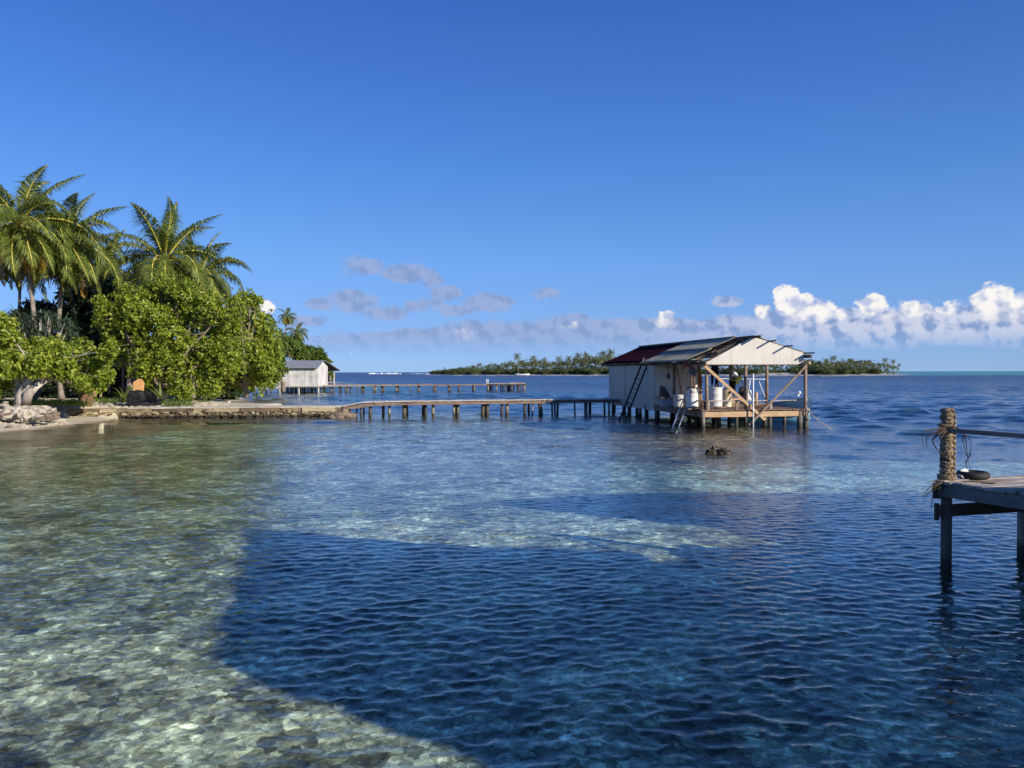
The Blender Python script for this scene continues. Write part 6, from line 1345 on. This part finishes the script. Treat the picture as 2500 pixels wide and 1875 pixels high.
# ------------------------------------------------------------------ birds
def bird(name, label, p, span, bank, mat, yaw):
    root = thing(name, label, 'bird', p, 0); M = Matrix.Translation(p) @ Matrix.Rotation(yaw, 4, 'Z') @ Matrix.Rotation(bank, 4, 'Y'); mb = MB(M); s = span/2
    mb.tube([(0, -s*.34, 0), (0, -s*.15, .01*s), (0, s*.15, .02*s), (0, s*.34, .03*s), (0, s*.42, .03*s), (0, s*.55, .0)], [.01*s, .06*s, .085*s, .05*s, .045*s, .008*s], 8); mb.build('body', mat, root, smooth=True)
    mb = MB(M)
    for k in (-1, 1):
        a = [(k*.04*s, .12*s, .02*s), (k*.45*s, .22*s, .20*s), (k*1.0*s, -.12*s, .12*s), (k*.5*s, .02*s, .17*s), (k*.04*s, -.12*s, .01*s)]; b = [(x, y, z-.015*s) for x, y, z in a]
        mb.add(a+b, [(0, 1, 3, 4), (1, 2, 3), (9, 8, 6, 5), (8, 7, 6)]+[(i, i+5, (i+1) % 5+5, (i+1) % 5) for i in range(5)])
    mb.add([(0, -.30*s, 0), (.06*s, -.62*s, 0), (0, -.45*s, 0), (-.06*s, -.62*s, 0), (0, -.30*s, .01*s), (.06*s, -.62*s, .01*s), (0, -.45*s, .01*s), (-.06*s, -.62*s, .01*s)], [(0, 1, 2), (0, 2, 3), (4, 6, 5), (4, 7, 6)])
    mb.build('wings', mat, root)
bird('frigatebird', 'dark long winged seabird soaring right of the far palms', W(776, 822, 130), 1.5, .35, M_black, .5)
bird('tern', 'white tern flying low right of the dark seabird', W(791, 831, 120), .75, -.5, M_white, 1.2)
bird('tern', 'white tern diving above the open sea, right of the grey roof', W(859, 866, 110), .75, .9, M_white, 2.0)

# ------------------------------------------------------------------ island across the lagoon
ibp = []
def ipalm_mesh(seed, Hh, mat, r_cr=4.2):
    r = np.random.default_rng(seed); V = []; q = []; t_ = []; off = 0
    for i in range(19):
        u = i/19; pts, lf = frond(r, i*2.4+r.uniform(-.3, .3), math.radians(75-115*u), r_cr*r.uniform(.85, 1.1), 1.1*r.uniform(.8, 1.2), 1.25, 11, .34)
        lf = lf+np.array([0, 0, Hh]); V.append(lf.reshape(-1, 3)); a, b = leaflet_faces(len(lf), off); off += len(lf)*5; q.append(a); t_.append(b)
    return mesh_np('crown', np.concatenate(V), [np.concatenate(q), np.concatenate(t_)], [mat])
protos = []
for i in range(4):
    Hh = 12.0; root = thing('coconut_palm', 'coconut palm', 'palm tree', (0, 0, 0)); r = random.Random(i)
    link('crown', ipalm_mesh(i+60, Hh, M_ipalm), root); mb = MB(); lx = r.uniform(-1.5, 1.5); mb.tube([(lx, 0, -.5), (lx*.5, 0, 3), (lx*.12, 0, 8), (0, 0, Hh)], [.26, .19, .16, .13], 6); mb.build('trunk', M_ptr, root, smooth=True); protos.append(root)
bp_ = []
for i in range(4):
    root = thing('island_bush', 'bush', 'bush', (0, 0, 0)); cl_ = [(math.sin(k*2.1+i)*2.4, math.cos(k*1.7+i)*2.2, 1.6+.8*math.sin(k*1.3+i), 2.2, 2.2, 1.7) for k in range(6)]
    V, Fc = crown_leaves(cl_, 2600, .55, np.random.default_rng(i+5), inner=.2, ros=5); link('crown', mesh_np('crown', V, Fc, [M_ibush]), root); mb = MB(); mb.tube([(0, 0, -.5), (.2, 0, 1.5)], [.2, .1], 5); mb.build('stem', M_twig, root); bp_.append(root)
GI = 'coconut palms on the island'; GB = 'bushes along the island shore'
rr = random.Random(44)
def top_px(px):       # canopy outline read off the photograph
    pts = [(1052, 905), (1080, 897), (1100, 890), (1130, 889), (1160, 885), (1200, 883), (1215, 880), (1260, 874), (1300, 872), (1345, 876), (1400, 872), (1450, 862), (1500, 864), (1560, 868), (1620, 872), (1700, 872), (1800, 872), (1900, 872), (1990, 874), (2010, 874), (2040, 876), (2060, 874), (2100, 873), (2130, 878), (2150, 886), (2160, 880), (2180, 884), (2200, 900)]
    for (a, b), (c, d) in zip(pts, pts[1:]):
        if a <= px <= c: return b+(d-b)*(px-a)/(c-a)
    return 905
def shore_D(px):
    pts = [(1052, 900), (1120, 760), (1300, 700), (1500, 660), (1700, 620), (1850, 590), (2020, 586), (2150, 620), (2200, 760)]
    for (a, b), (c, d) in zip(pts, pts[1:]):
        if a <= px <= c: return b+(d-b)*(px-a)/(c-a)
    return 700
np_ = 0; first = [True]*4; fb = [True]*4
def place(protos_, flags, k, loc, rz, sc, lab, grp, cat):
    o = protos_[k]
    if flags[k]: flags[k] = False; o.location = loc; o.rotation_euler = (0, 0, rz); o.scale = sc if hasattr(sc, '__len__') else (sc,)*3
    else: o = dup(o, loc, rz, sc)
    o['label'] = lab; o['group'] = grp; o['category'] = cat; return o
def pick_label(px, kind):
    side = 'left of the big boathouse' if px < 1500 else ('behind the big boathouse' if px < 2000 else 'right of the big boathouse')
    return 'coconut palm crowding the island canopy '+side if kind == 'p' else 'low green bush in the thicket along the island beach '+side
for i in range(270):
    px = 1140+(2192-1140)*((i*0.6180339) % 1.0)
    if 1720 < px < 1960 and rr.random() < .75: continue
    row = rr.random(); D = shore_D(px)+18+90*row
    tp = top_px(px)+rr.uniform(0, 12)+8*(1-row)
    zt_ = H+(908-tp)/F*D
    if zt_ < 6: continue
    place(protos, first, i % 4, ((px-1250)/F*D, D, 1.2), rr.uniform(0, 6.28), (zt_-1.2)/14.3*rr.uniform(.95, 1.0), pick_label(px, 'p'), GI, 'palm tree')
named = [(1263, 862, 705, 'tallest palm of the left island grove, standing well above the canopy'), (1302, 868, 760, 'thin lone palm crown above the island canopy left of the gap'), (1329, 873, 760, 'smallest lone palm crown above the middle of the island'), (1365, 869, 740, 'lone palm crown right of the two thin ones on the island'),
         (1389, 869, 740, 'palm with rounded crown above the centre of the island'), (1412, 862, 730, 'high palm left of the densest island grove'), (1430, 860, 700, 'high palm at the start of the densest island grove'), (1490, 853, 690, 'tallest palm of the densest island grove beside the maroon roof'), (1472, 858, 690, 'second tallest palm of the densest island grove'),
         (2034, 869, 600, 'high palm above the right island grove beside the timber beam end'), (2161, 875, 700, 'high palm near the right tip of the island'), (2180, 879, 730, 'detached palm leaning left at the right tip of the island'), (2195, 889, 750, 'lower outermost palm at the right tip of the island')]
for i, (px, py, D, lab) in enumerate(named):
    zt_ = H+(908-py)/F*D; o = place(protos, first, i % 4, ((px-1250)/F*D, D, 1.0), rr.uniform(0, 6.28), (zt_-1.0)/14.3, lab, GI, 'palm tree')
for i in range(150):
    px = 1056+(2140-1056)*((i*0.6180339) % 1.0)
    if 1720 < px < 1940 and rr.random() < .5: continue
    D = shore_D(px)+6+26*rr.random()*(1 if px > 1100 else .5)
    h = rr.uniform(3.0, 6.0) if px > 1150 else rr.uniform(3.0, 3.5)+(px-1056)*.035
    place(bp_, fb, i % 4, ((px-1250)/F*D, D, .9), rr.uniform(0, 6.28), (h/4.2*1.5, h/4.2*1.3, h/4.2), pick_label(px, 'b'), GB, 'bush')
# thick dark thicket under the island palms
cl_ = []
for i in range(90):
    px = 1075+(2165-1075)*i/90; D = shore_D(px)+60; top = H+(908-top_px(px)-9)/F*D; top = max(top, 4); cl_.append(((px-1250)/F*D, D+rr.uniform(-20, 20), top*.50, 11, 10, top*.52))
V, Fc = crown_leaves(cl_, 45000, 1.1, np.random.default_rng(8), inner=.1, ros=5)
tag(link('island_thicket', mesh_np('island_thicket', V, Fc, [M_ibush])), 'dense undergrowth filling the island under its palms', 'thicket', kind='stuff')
# small craft by the island, surf on the reef
def smallboat(label, px, D, L, mat, h=.5):
    p = (px-1250)/F*D; root = thing('small_boat', label, 'boat', (p, D, 0)); rws = []
    for i in range(9):
        s = i/8; w = .14*L*math.sin(math.pi*min(.98, .12+.86*s))**.6+.02; x = Vector((p+(s-.5)*L, D, 0)); zg = h*(1+.5*(2*s-1)**2)
        rws.append([x+Vector((0, -w, zg)), x+Vector((0, -w*.7, 0)), x+Vector((0, 0, -.15)), x+Vector((0, w*.7, 0)), x+Vector((0, w, zg))])
    loft('hull', rws, mat, root, thick=.06); mb = MB(); mb.box(p-L*.1, p+L*.05, D-.12*L, D+.12*L, h*.6, h*1.0); mb.build('thwart', mat, root)
smallboat('little white boat lying off the island beach left of centre', 1275, 640, 12, M_white, 1.0)
smallboat('dark canoe drawn up at the island beach, seen through the boathouse', 1820, 560, 10, M_black, .9)
mbf = MB(); rr = random.Random(5)
for (a, b, D, hh) in ((897, 978, 1150, 2.0), (1040, 1055, 1000, 1.0), (1000, 1040, 1200, .8)):
    x = a
    while x < b:
        w = rr.uniform(3, 9); X0 = (x-1250)/F*D; X1 = (min(b, x+w)-1250)/F*D; q = rr.uniform(.3, 1)*hh; d = D+rr.uniform(-15, 15)
        mbf.hexa([(X0, d, 0), (X1, d, 0), (X1, d+9, 0), (X0, d+9, 0), (X0+1, d+3, q), (X1-1, d+3, q*.8), (X1-1, d+6, q*.8), (X0+1, d+6, q)]); x += w*.8
tag(mbf.build('surf', pbr('surf_foam', (.75, .78, .80), (.85, .86, .88), 1, .9)), 'white surf breaking on the reef along the horizon', 'surf', kind='stuff')
# sand bar at the right tip of the island
